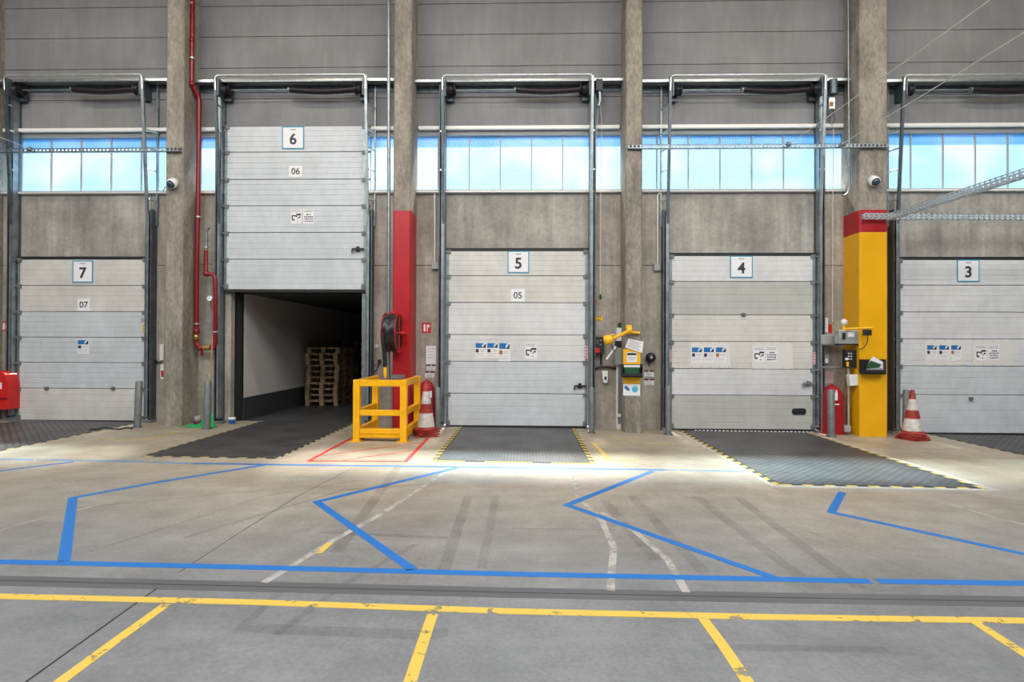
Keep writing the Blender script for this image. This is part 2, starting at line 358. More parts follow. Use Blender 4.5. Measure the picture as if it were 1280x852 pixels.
for (a, b) in cols: wb.box(a+.02, b-.02, WY+.05, WY+TH, -.4, ZC, 1)
wb.box(-17, cols[0][0], WY, WY+TH, -.4, ZC, 1); wb.box(cols[-1][1], 17, WY, WY+TH, -.4, ZC, 1)
tag(wb.build('wall_back', [M['concrete'], M['upper'], M['concrete_pier'], M['joint']]), 'dock wall of concrete panels under grey painted upper panels', 'wall', kind='structure')

# columns
def column(i, paint):
    x0, x1 = cols[i]; b = MB(); zf = fz((x0+x1)/2)-.05
    lev = [(zf, ZC, 0)] if not paint else paint
    for (za, zb_, m) in lev:
        c = .025
        pts = [(x0+c, CY), (x1-c, CY), (x1, CY+c), (x1, WY+.06), (x0, WY+.06), (x0, CY+c)]
        vs = [(x, y, za) for x, y in pts]+[(x, y, zb_) for x, y in pts]; n = 6
        b.add(vs, [tuple(range(n)), tuple(range(n, 2*n))]+[(k, (k+1) % n, (k+1) % n+n, k+n) for k in range(n)], m)
    return tag(b.build('column', [M['column'], M['col_red'], M['col_yel']]), None, 'column', kind='structure')
zr = WZ(263, CY, 500); zr5a, zr5b = WZ(262, CY, 1090), WZ(290, CY, 1090)
paints = {2: [(-.1, zr, 1), (zr, ZC, 0)], 4: [(-.15, zr5b, 2), (zr5b, zr5a, 1), (zr5a, ZC, 0)]}
clab = ['bare concrete column at the left edge of the row', 'bare concrete column between doors 7 and 6 with the red pipe', 'concrete column painted red below, behind the hose reel',
        'bare concrete column between doors 5 and 4 with the yellow lamp arm', 'wide column painted yellow with a red band above', 'concrete column past door 3']
for i in range(6):
    c = column(i, paints.get(i)); c['label'] = clab[i]

# windows
for wi, (n_, ca, cb) in enumerate(BAYS):
    xa, xb = ca[1]-.02, cb[0]+.02; r = thing('window_%d' % (wi+1), (xa, WY, Z_SILL), 'strip of backlit blue panes above door %d' % n_, 'window', kind='structure')
    fr = MB(); fr.box(xa, xb, WY-.05, WY+TH, Z_SILL-.045, Z_SILL+.02); fr.box(xa, xb, WY+.02, WY+TH, Z_TOP-.01, Z_BAR, 0)
    fr.build('window_frame', M['grey'], r)
    MB().box(xa+.06, xb-.06, WY-.07, WY+.0, Z_BAR-.03, Z_BAR+.03).build('head_bar', M['white_alu'], r)
    MB().box(xa, xb, WY-.065, WY-.045, Z_SILL-.03, Z_SILL+.0).build('sill_bar', M['white_alu'], r)
    zt = Z_TOP-.21; MB().box(xa, xb, WY+.10, WY+.108, Z_SILL, zt).build('pane', M['pane'], r)
    MB().box(xa, xb, WY+.10, WY+.108, zt, Z_TOP).build('upper_pane', M['pane_top'], r)
    x = {7: WX(60, WY, 200), 6: WX(308, WY, 200), 5: WX(586, WY, 200), 4: WX(862, WY, 200), 3: WX(1142, WY, 200)}[n_]
    while x > xa+.7: x -= .596
    while x < xb-.1:
        MB().box(x-.011, x+.011, WY+.07, WY+.10, Z_SILL, Z_TOP).build('mullion', M['grey'], r); x += .596

# ------------------------------------------------------------------ doors
def section(x0, x1, z0, z1, y, tone, parent, ribs=4):
    """one insulated sheet section with shallow pressed grooves"""
    prof = [(z0+.004, y+.012), (z0+.012, y)]; h = z1-z0
    for k in range(1, ribs+1):
        zc = z0+h*k/(ribs+1); prof += [(zc-.007, y), (zc-.003, y+.005), (zc+.003, y+.005), (zc+.007, y)]
    prof += [(z1-.012, y), (z1-.004, y+.012)]
    n = len(prof); vs = [(x0, yy, zz) for zz, yy in prof]+[(x1, yy, zz) for zz, yy in prof]
    b = MB(); b.add(vs, [(i, i+1, i+1+n, i+n) for i in range(n-1)])
    b.box(x0, x1, y+.012, y+.05, z0+.004, z1-.004)
    return b.build('door_section', tone, parent)
def make_door(n_):
    d = DOORS[n_]; x0, x1 = d['X']; r = thing('door_%d' % (8-n_), ((x0+x1)/2, DY, d['zb']), {
        7: 'closed white sectional loading door numbered 7', 6: 'raised white sectional loading door numbered 6, dark opening beneath',
        5: 'closed white sectional loading door numbered 5', 4: 'closed loading door numbered 4 with mixed grey and white sections',
        3: 'closed loading door numbered 3, cut by the picture edge'}[n_], 'door', kind='structure')
    zs = [d['zt']]+d['zs']+[d['zb']]
    for k in range(6):
        section(x0, x1, zs[k+1], zs[k], DY, M['door_'+d['tone'][k]], r)
    MB().box(x0, x1, DY+.005, DY+.045, d['zb']-.045, d['zb']+.003).build('bottom_seal', M['rubber'], r)
    MB().box(x0, x1, DY+.012, DY+.046, d['zb']+.003, d['zt']-.003).build('inner_core', M['joint'], r)
    if n_ != 6: MB().box(x0-.03, x1+.03, DY-.0, DY+.07, d['zt']+.004, d['zt']+.055).build('top_seal', M['rubber'], r)
    for z in zs[:-1]+[d['zb']+.08]:
        for s, xe in ((-1, x0), (1, x1)):
            b = MB(); b.box(min(xe, xe-s*.085), max(xe, xe-s*.085), DY-.022, DY-.002, z-.055, z+.02)
            b.box(min(xe-s*.02, xe+s*.055), max(xe-s*.02, xe+s*.055), DY-.05, DY-.02, z-.028, z-.004)
            b.tube([(xe+s*.04, DY-.035, z-.016), (xe+s*.085, DY-.035, z-.016)], .022, n=10)
            b.build('roller_bracket', M['dgrey'], r)
    for s, xe in ((-1, x0), (1, x1)):
        MB().box(min(xe, xe-s*.05), max(xe, xe-s*.05), DY-.003, DY+.0, d['zb'], d['zt']).build('edge_strip', M['galv'], r)
    def handle(px, py, kind):
        X, Z = Wp(px, py, DY); b = MB()
        if kind == 'latch': b.box(X-.035, X+.035, DY-.03, DY-.002, Z-.03, Z+.03); b.box(X-.012, X+.012, DY-.05, DY-.03, Z-.02, Z+.02); return b.build('latch', M['dgrey'], r, .004)
        if kind == 'grip':
            pts = []
            for k in range(20):
                a = 2*math.pi*k/20; cx_ = .08 if math.cos(a) > 0 else -.08; pts.append((X+cx_+.05*math.cos(a), Z+.06*math.sin(a)))
            b.prism(pts, DY-.015, DY); b.box(X-.075, X+.075, DY-.03, DY-.015, Z-.014, Z+.014); return b.build('grip_handle', M['black'], r)
        if kind == 'bolt':
            b.box(X-.09, X+.13, DY-.06, DY-.03, Z-.016, Z+.016); b.box(X-.02, X+.04, DY-.03, DY-.001, Z-.05, Z+.05); b.tube([(X-.09, DY-.045, Z), (X-.09, DY-.045, Z-.08)], .012); return b.build('bolt_handle', M['black'] if n_ != 4 else M['galv'], r)
    for a in {7: [(59, 485, 'latch'), (142, 485, 'latch')], 6: [(447, 311.5, 'bolt')], 5: [(724, 482, 'bolt')], 4: [(929, 393, 'latch'), (998.5, 514, 'grip'), (1009, 479, 'bolt')], 3: [(1213, 498, 'latch')]}[n_]: handle(*a)
    return r
for n_ in DOORS: make_door(n_)

# guide frames, shafts and springs
def guide_frame(n_):
    d = DOORS[n_]; x0, x1 = d['X']; PY = 10.50; cx = sum(d['x'])/2
    r = thing('door_guide_frame', ((x0+x1)/2, PY, fz((x0+x1)/2)), 'galvanised guide frame with shaft and rungs around door %d' % n_, 'door frame', 'guide frames around the loading doors')
    ztop = WZ(104, PY, cx); zk = WZ(285, PY, cx); zo = WZ(95.5, 10.3, cx)
    for s, xe in ((-1, x0), (1, x1)):
        a, b_ = sorted((xe+s*.015, xe+s*.135)); f = fz(xe)
        ladder = (n_, s) in ((7, 1), (6, 1), (4, -1), (3, -1)); zp = WZ(262, PY, cx) if ladder else ztop; xr = xe+s*.15
        b = MB(); b.box(a, b_, PY+.06, WY, f, zp); b.box(a if s < 0 else b_-.02, (a+.02) if s < 0 else b_, PY-.05, PY+.06, f, zp)
        if ladder: MB().box(xr-.014, xr+.014, 10.57, WY, zp-.3, ztop).build('rear_rail', M['galv'], r)
        b.build('guide_post', M['galv_dark'] if n_ != 3 or s > 0 else M['brown_steel'], r)
        b = MB(); b.box(xe+s*.03-.008, xe+s*.03+.008, PY-.055, PY+.06, f+.1, zp-.1); b.box(min(xe+s*.03, xe+s*.085), max(xe+s*.03, xe+s*.085), PY-.055, PY-.045, f+.1, zp-.1)
        b.build('running_track', M['galv'], r)
        MB().box(min(xe-s*.03, xe+s*.15), max(xe-s*.03, xe+s*.15), PY-.07, WY, f, f+.05).build('foot_plate', M['galv'], r, .004)
        # outer high-lift track leaning out from the wall, with rungs back to the post
        xo = xe+s*.05; ob, ot = (PY-.03), 10.28
        b = MB(); n = 8; prev = None
        q = [(xo-.025, ob-.02), (xo+.025, ob-.02), (xo+.025, ob+.02), (xo-.025, ob+.02)]
        vs = [(x, y, zk) for x, y in q]+[(x, y-(ob-ot), zo) for x, y in q]
        b.add(vs, [(0, 1, 2, 3), (4, 5, 6, 7), (0, 1, 5, 4), (1, 2, 6, 5), (2, 3, 7, 6), (3, 0, 4, 7)]); b.build('lift_track', M['galv'] if s > 0 else M['galv_dark'], r)
        for k, py in enumerate((134, 165, 187, 213, 250)):
            z = WZ(py, PY, cx); t = (z-zk)/(zo-zk); yo = ob+(ot-ob)*t
            if ladder: MB().tube([(xo, yo, z), (xr, 10.59, z)], .018, n=8).build('rung', M['galv_light'], r)
            else: MB().box(xo-.012, xo+.012, yo, WY, z-.012, z+.012).build('rung', M['galv_light'], r)
            if k % 2 and not ladder: MB().box(min(xe+s*.02, xe+s*.11), max(xe+s*.02, xe+s*.11), PY-.07, PY-.052, z-.015, z+.015).build('track_clip', M['galv_light'], r)
        # drum and bearing plate
        zd = WZ(113, 10.45, cx)
        b = MB(); b.box(xe-.012, xe+.012, 10.28, WY, zd-.16, zd+.17); b.box(min(xe, xe-s*.12), max(xe, xe-s*.12), 10.52, WY, zd-.16, zd+.14); b.build('bearing_plate', M['galv_dark'], r)
        b = MB(); b.tube([(xe-s*.02, 10.42, zd), (xe-s*.05, 10.42, zd), (xe-s*.05, 10.42, zd), (xe-s*.15, 10.42, zd), (xe-s*.15, 10.42, zd), (xe-s*.18, 10.42, zd)], [.10, .10, .08, .08, .10, .10], n=18); b.build('cable_drum', M['spring'], r)
    # round-cornered outer bar
    xa, xb = x0-.05, x1+.05; b = MB(); pts = []
    for k in range(5): a = math.pi-k*math.pi/8; pts.append((xa+.07+.07*math.cos(a), 10.28, zo-.05+.07*math.sin(a)))
    pts = [(xa, 10.29, zo-.25)]+pts
    for k in range(5): a = math.pi/2-k*math.pi/8; pts.append((xb-.07+.07*math.cos(a), 10.28, zo-.05+.07*math.sin(a)))
    pts += [(xb, 10.29, zo-.25)]; b.tube(pts, .021, n=8); b.build('outer_bar', M['galv_light'], r)
    zd = WZ(113, 10.45, cx)
    MB().tube([(x0, 10.42, zd), (x1, 10.42, zd)], .013, n=8).build('shaft', M['galv'], r)
    L = x1-x0; s0 = x0+L*{7: .46, 6: .48, 5: .49, 4: .485, 3: .47}[n_]; s1 = x1-.16; b = MB(); pts = []
    for k in range(25):
        t = k/24; pts.append((s0+(s1-s0)*t, 10.40, zd-.01-.035*math.sin(math.pi*t)))
    b.tube(pts, [.05+.005*(k % 2) for k in range(25)], n=14); b.build('torsion_spring', M['spring'], r)
    MB().tube([(s0-.03, 10.40, zd-.01), (s0, 10.40, zd-.01)], .05, n=12).build('spring_cone', M['galv'], r)
    return r
for n_ in DOORS: guide_frame(n_)
# bay-wide channel
for n_, ca, cb in BAYS:
    cx = sum(DOORS[n_]['x'])/2; z = WZ(102.5, 10.45, min(cx, 1200)); xa, xb = ca[1], cb[0]
    b = MB(); b.box(xa, xb, 10.40, WY, z+.01, z+.03); b.box(xa, xb, 10.385, 10.40, z-.015, z+.03); b.box(xa, xb, 10.60, WY, z-.12, z+.01, 1)  # dark back strip paints in the shadow under the lip
    tag(b.build('mounting_channel', [M['galv_light'], M['galv_dark']]), 'galvanised steel channel fixed across the wall above door %d' % n_, 'steel rail', 'steel channels above the doors')

# ------------------------------------------------------------------ trailer behind door 6
YT = 10.95
xL = WX(304, YT, 430); xR = WX(470, YT, 430)+.25; zt6 = WZ(366.5, YT, 304); zk6 = WZ(497, YT, 304); zf6 = .035
YE = 24.0
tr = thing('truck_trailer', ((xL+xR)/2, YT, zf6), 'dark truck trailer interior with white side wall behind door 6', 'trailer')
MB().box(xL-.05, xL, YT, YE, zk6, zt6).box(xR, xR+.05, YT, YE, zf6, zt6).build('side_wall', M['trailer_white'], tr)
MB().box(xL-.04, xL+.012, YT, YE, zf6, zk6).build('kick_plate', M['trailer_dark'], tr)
MB().box(xL-.05, xR+.05, YT-.02, YE, zt6, zt6+.08).build('roof', M['trailer_dark'], tr)  # white roof coloured dark, the trailer's inner shade put into its material
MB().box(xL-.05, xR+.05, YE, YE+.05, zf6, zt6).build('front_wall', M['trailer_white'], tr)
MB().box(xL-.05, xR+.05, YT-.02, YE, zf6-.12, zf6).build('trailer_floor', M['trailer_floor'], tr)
xp = WX(291, YT, 430)
b = MB(); b.box(xp+.03, xL-.0, YT-.05, YT+.02, zf6, zt6); b.build('rear_post', M['black'], tr)
MB().box(xp+.06, xp+.075, YT-.06, YT-.05, zf6+.2, zt6-.2).build('post_edge', M['white_alu'], tr)
MB().box(xp+.10, xp+.125, YT-.06, YT-.05, zf6+.1, zt6).build('door_hinge', M['maroon'], tr)
X6 = DOORS[6]['X']
sh = MB(); sh.box(X6[0]-.3, X6[0]+.14, 10.87, 10.93, -.1, 3.4); sh.box(X6[1]-.08, X6[1]+.6, 10.87, 10.95, -.1, 3.4); sh.box(X6[0]-.3, X6[1]+.6, 10.87, 10.94, zt6-.02, 3.4)
for x in (X6[0]-.3, X6[1]+.55): sh.box(x-.05, x, 10.87, 11.4, -.1, 3.4)
tag(sh.build('dock_shelter', M['rubber']), 'black rubber dock shelter curtains around the opening under door 6', 'dock shelter')
tag(MB().pbox(452, 366, 456.5, 532, 10.60, 10.75).build('opening_jamb', M['galv']), 'grey steel jamb on the right of the dark opening', 'jamb')
# pallets
def make_pallet():
    r = thing('wooden_pallet', (0, 0, 0), '', 'pallet', 'wooden pallets stacked in the trailer'); W_, L_ = .80, 1.20
    b = MB()
    for i in range(5): x = -W_/2+.05+i*(W_-.1)/4; b.box(x-.055, x+.055, -L_/2, L_/2, .122, .144)
    for j in range(3): y = -L_/2+.07+j*(L_-.14)/2; b.box(-W_/2, W_/2, y-.07, y+.07, .10, .122)
    b.build('deck_board', M['pallet'], r)
    b = MB()
    for i in range(3): x = -W_/2+.05+i*(W_-.1)/2; b.box(x-.05, x+.05, -L_/2, L_/2, 0, .022)
    b.build('base_board', M['pallet'], r)
    for i in range(3):
        for j in range(3):
            x = -W_/2+.05+i*(W_-.1)/2; y = -L_/2+.07+j*(L_-.14)/2; MB().box(x-.05, x+.05, y-.07, y+.07, .022, .10).build('block', M['pallet'], r)
    return r
pal = make_pallet(); pcount = 0
def stack(cx, cy, z0, n, names):
    global pcount
    for k in range(n):
        o = pal if pcount == 0 else copy_tree(pal); pcount += 1
        o.location = (cx+random.uniform(-.035, .035), cy+random.uniform(-.04, .04), z0+k*.1445); o.rotation_euler = (0, 0, random.uniform(-.015, .015))
        if k == 0: o['label'] = 'wooden pallet at the bottom of the %s' % names
        elif k == n-1: o['label'] = 'wooden pallet topmost of the %s' % names
        else: o['label'] = 'wooden pallet, %s up in the %s' % (['', 'second', 'third', 'fourth', 'fifth', 'sixth', 'seventh', 'eighth', 'ninth', 'tenth', 'eleventh'][k], names)
y1 = 13.7; xs = WX(383, y1, 470)+.40
stack(xs, y1+.6, zf6, 10, 'nearer pallet stack inside the trailer')
stack(WX(411, 15.9, 470)+.40, 15.9+.6, zf6, 11, 'farther pallet stack deep in the trailer')

# ------------------------------------------------------------------ dock levellers
def leveller(label, pl, pr, ynear, mt, kind, edge=False, h=.004, yfar=10.52):
    (xl, _), (xr, _) = G(*pl), G(*pr); yn = ynear
    r = thing('dock_leveller', ((xl+xr)/2, (yn+yfar)/2, fz((xl+xr)/2)), label, 'dock leveller', 'steel dock levellers in front of the doors')
    MB().flat([(xl, yn), (xr, yn), (xr, yfar), (xl, yfar)], h).build('deck_plate', mt, r)
    b = MB(); w_ = .075 if kind == 'y' or edge else .045; n = int((yfar-yn)/.11)
    for k in range(n):
        ya, yb = yn+k*(yfar-yn)/n, yn+(k+1)*(yfar-yn)/n; s = .05
        b.flat([(xl-w_, ya-s), (xl, ya), (xl, yb), (xl-w_, yb-s)], .003, k % 2); b.flat([(xr, ya), (xr+w_, ya-s), (xr+w_, yb-s), (xr, yb)], .003, k % 2)
    n = int((xr-xl)/.12)
    for k in range(n):
        a, c = xl+k*(xr-xl)/n, xl+(k+1)*(xr-xl)/n; b.flat([(a, yn-.055), (c, yn-.055), (c, yn), (a, yn)], .003, k % 2 if kind != 'y' else (0 if random.random() < .8 else 1))
    b.build('hazard_border', [M['hazard_y'] if kind == 'y' or edge else M['hazard_dull'], M['hazard_k']], r)
    b = MB(); g = .012
    for (p, q, s, t) in ((xl-.004, xl+g, yn, yfar), (xr-g, xr+.004, yn, yfar), (xl, xr, yn, yn+g)): b.flat([(p, s), (q, s), (q, t), (p, t)], h+.001)
    b.build('edge_gap', M['joint_black'], r)
    if edge:
        b = MB(); e = .075
        for (p, q, s, t) in ((xl-w_-e, xl-w_, yn-.05-e, yfar-.3), (xr+w_, xr+w_+e, yn-.05-e, yfar-.3), (xl-w_, xr+w_, yn-.055-e, yn-.055)): b.flat([(p, s), (q, s), (q, t), (p, t)], .0025)
        b.build('cement_edging', M['edge_conc'], r)
    return r
yn5 = G(640, 577)[1]; yn6 = G(270, 571)[1]; yn4 = G(1090, 607)[1]
leveller('dark steel plate before door 5 with a ribbed tread', (562, 555), (724.5, 555), yn5, M['plate_rib'], 'y')
leveller('long tread plate running out from door 4 with pale edging', (911, 570), (1098, 570), yn4, M['plate'], 'k', True)
leveller('dark grey plate leading into the trailer under door 6', (238, 553), (392, 551), yn6, M['plate'], 'k', False, .003, 10.95)
leveller('dark plate before door 7 at the left picture edge', (-150, 552), (108, 541), G(0, 562)[1]-.6, M['plate'], 'k')
leveller('dark plate before door 3 at the right picture edge', (1165, 543), (1372, 548), G(1280, 568)[1]-.5, M['plate'], 'k')
# pale dashes at the lip of door 4's plate
b = MB()
for k in range(30):
    x = WX(868, 10.5)+k*.073; b.box(x, x+.035, 10.46, 10.48, fz(x)+.004, fz(x)+.02)
tag(b.build('lip_strip', M['white_alu']), 'pale toothed strip along the foot of door 4', 'strip')

# ------------------------------------------------------------------ floor markings
def tape(pts, w_, mt, name, label, cat='floor marking', h=.0016, group=None, world=False, parent=None):
    P = [Vector(G(*p)) for p in pts] if not world else [Vector(p) for p in pts]
    b = MB(); L_, R_ = [], []
    for i, p in enumerate(P):
        a = (P[i]-P[i-1]).normalized() if i else None; c = (P[i+1]-P[i]).normalized() if i < len(P)-1 else None
        a = a or c; c = c or a; na = Vector((-a.y, a.x)); nc = Vector((-c.y, c.x)); m = (na+nc).normalized(); k = min(2.2, 1/max(.3, m.dot(na)))
        L_.append(p+m*w_/2*k); R_.append(p-m*w_/2*k)
    for i in range(len(P)-1): b.flat([tuple(L_[i]), tuple(L_[i+1]), tuple(R_[i+1]), tuple(R_[i])], h)
    o = b.build(name, mt, parent)
    if parent is None: tag(o, label, cat, group)
    return o
TB = M['tape_blue']
tape([(-80, 699.8), (0, 701.8), (320, 709), (640, 717.2), (960, 723.5), (1088, 726)], .078, TB, 'floor_tape', 'long blue floor tape across the hall before the dark band')
tape([(1098, 726.3), (1190, 727.6), (1370, 730)], .078, TB, 'floor_tape', 'short blue tape continuing right after the small gap')
tape([(-60, 573), (0, 573.8), (165, 576.3)], .06, M['tape_blue_thin'], 'floor_tape', 'worn thin blue tape in front of door 7')
tape([(165, 576.3), (225, 578.7), (238, 578.9)], .05, M['tape_blue_thin'], 'floor_tape', 'faded blue tape left of door 6')
tape([(240, 579), (380, 581), (560, 583.2), (640, 584.3), (830, 587)], .07, TB, 'floor_tape', 'blue tape running along the near ends of the plates')
tape([(830, 587), (935, 589)], .05, M['tape_blue_thin'], 'floor_tape', 'faint blue tape remnant left of the long plate')
tape([(-40, 595), (0, 588.4), (92, 576.8)], .06, TB, 'floor_tape', 'slanting blue tape meeting the worn line before door 7')
tape([(80, 701.5), (91, 622), (200, 602), (330, 581)], .075, TB, 'floor_tape', 'bent blue tape marking from column side down to the long line, below door 7')
tape([(571, 584.5), (396, 627), (516, 712)], .075, TB, 'floor_tape', 'blue tape chevron in front of the yellow cage')
tape([(816, 588.5), (709, 631), (968, 722)], .075, TB, 'floor_tape', 'blue tape chevron in front of the column between doors 5 and 4')
tape([(1053, 615), (1039, 640), (1330, 703)], .075, TB, 'floor_tape', 'blue tape hook below the long plate at door 4')
LY = M['line_yellow']
tape([(-90, 743.5), (0, 745), (320, 752.5), (640, 763.8), (960, 771), (1280, 775.5), (1380, 777)], .07, LY, 'floor_paint_line', 'long worn yellow line across the foreground')
for lb, p in (('yellow line forking off near the black floor crack', [(208, 755), (140, 804), (60, 863)]), ('flaking yellow line at the middle of the near floor', [(541, 767), (528, 805), (508, 866)]),
              ('yellow line leading toward the viewer, below the chevrons', [(879, 773), (905, 808), (944, 866)]), ('yellow line at the lower right corner', [(1220, 778), (1340, 855)])):
    tape(p, .062, LY, 'floor_paint_line', lb)
YF = M['line_yellow_faint']
tape([(741, 553), (762, 575)], .06, LY, 'floor_paint_line', 'short yellow stroke right of the plate at door 5')
tape([(762, 575), (800, 576)], .04, YF, 'floor_paint_line', 'faint yellow outline right of the plate at door 5')
tape([(741, 553), (840, 554)], .03, YF, 'floor_paint_line', 'faint yellow line at the foot of the column by door 4')
tape([(766, 544), (772, 549), (800, 549)], .03, YF, 'floor_paint_line', 'faint yellow corner beside the column base')
tape([(914, 560), (935, 568)], .05, YF, 'floor_paint_line', 'small yellow mark left of the long plate')
tape([(118, 548), (150, 549.3), (185, 549.2), (222, 539)], .05, YF, 'floor_paint_line', 'pale yellow outline on the floor before door 7')
TR = M['tape_red']
tape([(440, 547), (386, 575.8), (507, 576.6), (535, 547.2)], .055, TR, 'floor_tape', 'red tape box outline on the floor around the yellow cage')
tape([(402, 569), (528, 553)], .028, TR, 'floor_tape', 'upper thin red diagonal inside the red box')
tape([(429, 575), (515, 563)], .028, TR, 'floor_tape', 'lower thin red diagonal inside the red box')
# band, joints, tyre marks and residue belong to the floor surface
tape([(-90, 723.5), (0, 725.3), (320, 732.8), (640, 740.3), (960, 746.5), (1280, 751.5), (1380, 753)], .145, M['band'], 'joint_band', None, h=.0008, parent=floor)
tape([(-90, 723.3), (0, 725.1), (320, 732.6), (640, 740.3), (960, 746.5), (1280, 751.5), (1380, 753)], .008, M['joint_black'], 'joint_line', None, h=.0014, parent=floor)
tape([(197, 734.5), (140, 775), (10, 868)], .012, M['joint_black'], 'slab_joint', None, h=.001, parent=floor)
tape([(224, 715), (300, 665), (370, 621), (440, 585)], .006, M['joint_black'], 'slab_joint', None, h=.001, parent=floor)
tape([(560, 588), (470, 646), (408, 680), (330, 728)], .055, M['ghost'], 'tape_residue', None, h=.001, parent=floor)
tape([(413, 678), (398, 691)], .05, LY, 'tape_remnant', None, h=.0014, parent=floor)
tape([(717, 592), (722, 620), (752, 650), (767, 683), (763, 738)], .055, M['ghost'], 'tape_residue', None, h=.001, parent=floor)
tape([(752, 640), (795, 665), (835, 700), (858, 740)], .055, M['ghost'], 'tape_residue', None, h=.001, parent=floor)
tape([(-20, 668), (60, 645), (170, 620)], .02, M['ghost'], 'tape_residue', None, h=.001, parent=floor)
tape([(1180, 628), (1240, 645), (1330, 668)], .03, M['ghost'], 'tape_residue', None, h=.001, parent=floor)
for p, w_ in (([(585, 620), (555, 712)], .09), ([(620, 620), (602, 710)], .07), ([(500, 580), (420, 690)], .10), ([(350, 740), (300, 785), (330, 786)], .06), ([(400, 665), (560, 672)], .06), ([(230, 672), (430, 612), (560, 603)], .04),
              ([(755, 625), (820, 700)], .10), ([(790, 620), (880, 715)], .10), ([(870, 620), (1000, 720)], .10), ([(920, 620), (1075, 735)], .10), ([(320, 785), (520, 793), (560, 790)], .10), ([(880, 808), (1110, 812)], .06),
              ([(40, 640), (330, 612)], .03), ([(110, 690), (330, 620), (450, 600)], .025), ([(640, 660), (770, 662)], .03), ([(1000, 660), (1200, 735)], .02), ([(345, 793), (430, 730), (520, 680)], .05)):
    tape(p, w_, M['tyre'], 'tyre_mark', None, h=.0006, parent=floor)

# ------------------------------------------------------------------ signs and posters on the doors
def number_sign(n_, a, b_, c, d_, y=DY):
    X0, Z0 = Wp(a, d_, y)
    r = thing('number_sign', (X0, y-.01, Z0), 'square white sign with blue border and number %d' % n_, 'sign', 'number signs on the loading doors')
    MB().pbox(a, b_, c, d_, y-.012, y-.004).build('border', M['sign_blue'], r)
    MB().pbox(a+1.3, b_+1.3, c-1.3, d_-1.3, y-.014, y-.012).build('face', M['paper'], r)
    cx, cy = (a+c)/2, (b_+d_)/2
    text(str(n_), cx, cy+2.3, y-.0145, 13.5, M['ink_navy'], r, 'digit', .035)
    MB().pbox(cx-3.5, b_+3.2, cx+3.5, b_+4.5, y-.0145, y-.014).build('small_print', M['ink_soft'], r)
for a in ((7, 90.5, 325.5, 116, 353), (6, 352.5, 158, 380, 186), (5, 634.5, 313.5, 661.5, 341), (4, 912.7, 319.5, 941, 347), (3, 1196.5, 324.3, 1224.5, 352)): number_sign(*a)
def code_sign(t, a, b_, c, d_, y=DY):
    X0, Z0 = Wp(a, d_, y); r = thing('bay_label', (X0, y-.01, Z0), 'small white label with the number %s' % t, 'label', 'small bay labels on the doors')
    MB().pbox(a, b_, c, d_, y-.009, y-.004).build('face', M['paper'], r)
    text(t, (a+c)/2, (b_+d_)/2+.3, y-.0095, 8, M['ink_navy'], r, 'digits', .02)
for a in (('07', 97, 373, 112, 388.5), ('06', 361, 207, 378, 221), ('05', 638.5, 361, 656, 377)): code_sign(*a)
def blue_poster(a, b_, c, d_, label, sq, y=DY-.004, group='blue headed dock instruction posters'):
    m = MB(); w_ = c-a; h = d_-b_
    m.pbox(a, b_, c, d_, y-.003, y, 0); m.pbox(a+.4, b_+.3, a+w_*.62, b_+h*.33, y-.0045, y-.003, 1)
    X = Wp(a, b_, y-.0045)[0]
    def P(u, v): return Wp(a+w_*u, b_+h*v, y-.0045)
    m.prism([P(.62, .33), P(.95, .02), P(.95, .33)], y-.0045, y-.003, 2); m.pbox(a+w_*.62, b_+.3, a+w_*.78, b_+h*.12, y-.004, y-.003, 5)
    m.pbox(a+.6, b_+h*.4, a+w_*.32, b_+h*.62, y-.0045, y-.003, sq)
    for k in range(2): m.pbox(a+w_*.42, b_+h*(.44+.1*k), a+w_*.9, b_+h*(.47+.1*k), y-.004, y-.003, 4)
    for k in range(4): m.pbox(a+.8, b_+h*(.68+.07*k), a+w_*(.9-.1*(k % 2)), b_+h*(.695+.07*k), y-.004, y-.003, 4)
    return tag(m.build('instruction_poster', [M['paper'], M['poster_blue'], M['ink_navy'], M['orange_b'], M['ink_soft'], M['poster_sky']]), label, 'poster', group)
blue_poster(97, 424.5, 111, 442, 'single blue headed poster on door 7', 2)
pos = ['first', 'middle', 'last']
for i, x in enumerate((594, 608.7, 623.7)): blue_poster(x, 428.3, x+14, 447.5+(4 if i == 2 else 0), '%s of the three blue headed posters on door 5' % pos[i], 3 if i == 2 else 2)
def board(a, b_, c, d_, label):
    m = MB(); m.pbox(a, b_, c, d_, DY-.006, DY-.003); n = 5
    for k in range(n):
        for yy in (b_+1, d_-1): m.pbox(a+1.5+(c-a-4)*k/(n-1), yy-.5, a+2.5+(c-a-4)*k/(n-1), yy+.5, DY-.009, DY-.006, 1)
    return tag(m.build('poster_board', [M['paper_w'], M['grey']]), label, 'board', 'riveted boards on the doors')
board(863, 427.5, 913, 459.5, 'cream board on door 4 behind blue headed posters'); board(940, 428.5, 991, 461, 'cream board on door 4 behind black pictogram sheets')
board(1155.5, 424.5, 1206, 456.5, 'cream board on door 3 behind blue headed posters'); board(1215.5, 425, 1266, 457, 'cream board on door 3 behind black pictogram sheets')
for i, x in enumerate((864.5, 879.5, 894.5)): blue_poster(x, 433.7, x+13.5, 453, '%s of the three blue headed posters on door 4' % pos[i], 3 if i == 2 else 2, DY-.008)
for i, x in enumerate((1158.5, 1173.7, 1188.7)): blue_poster(x, 431, x+13, 449, '%s of the three blue headed posters on door 3' % pos[i], 3 if i == 2 else 2, DY-.008)
X, Z = Wp(1196, 447, DY-.012); m = MB(); m.prism([Wp(1189, 443, DY-.01), Wp(1202, 446.5, DY-.01), Wp(1199, 449.5, DY-.01), Wp(1188, 452, DY-.01)], DY-.018, DY-.016)
tag(m.build('torn_paper', M['white']), 'torn curled scrap of paper on the door 3 posters', 'paper')
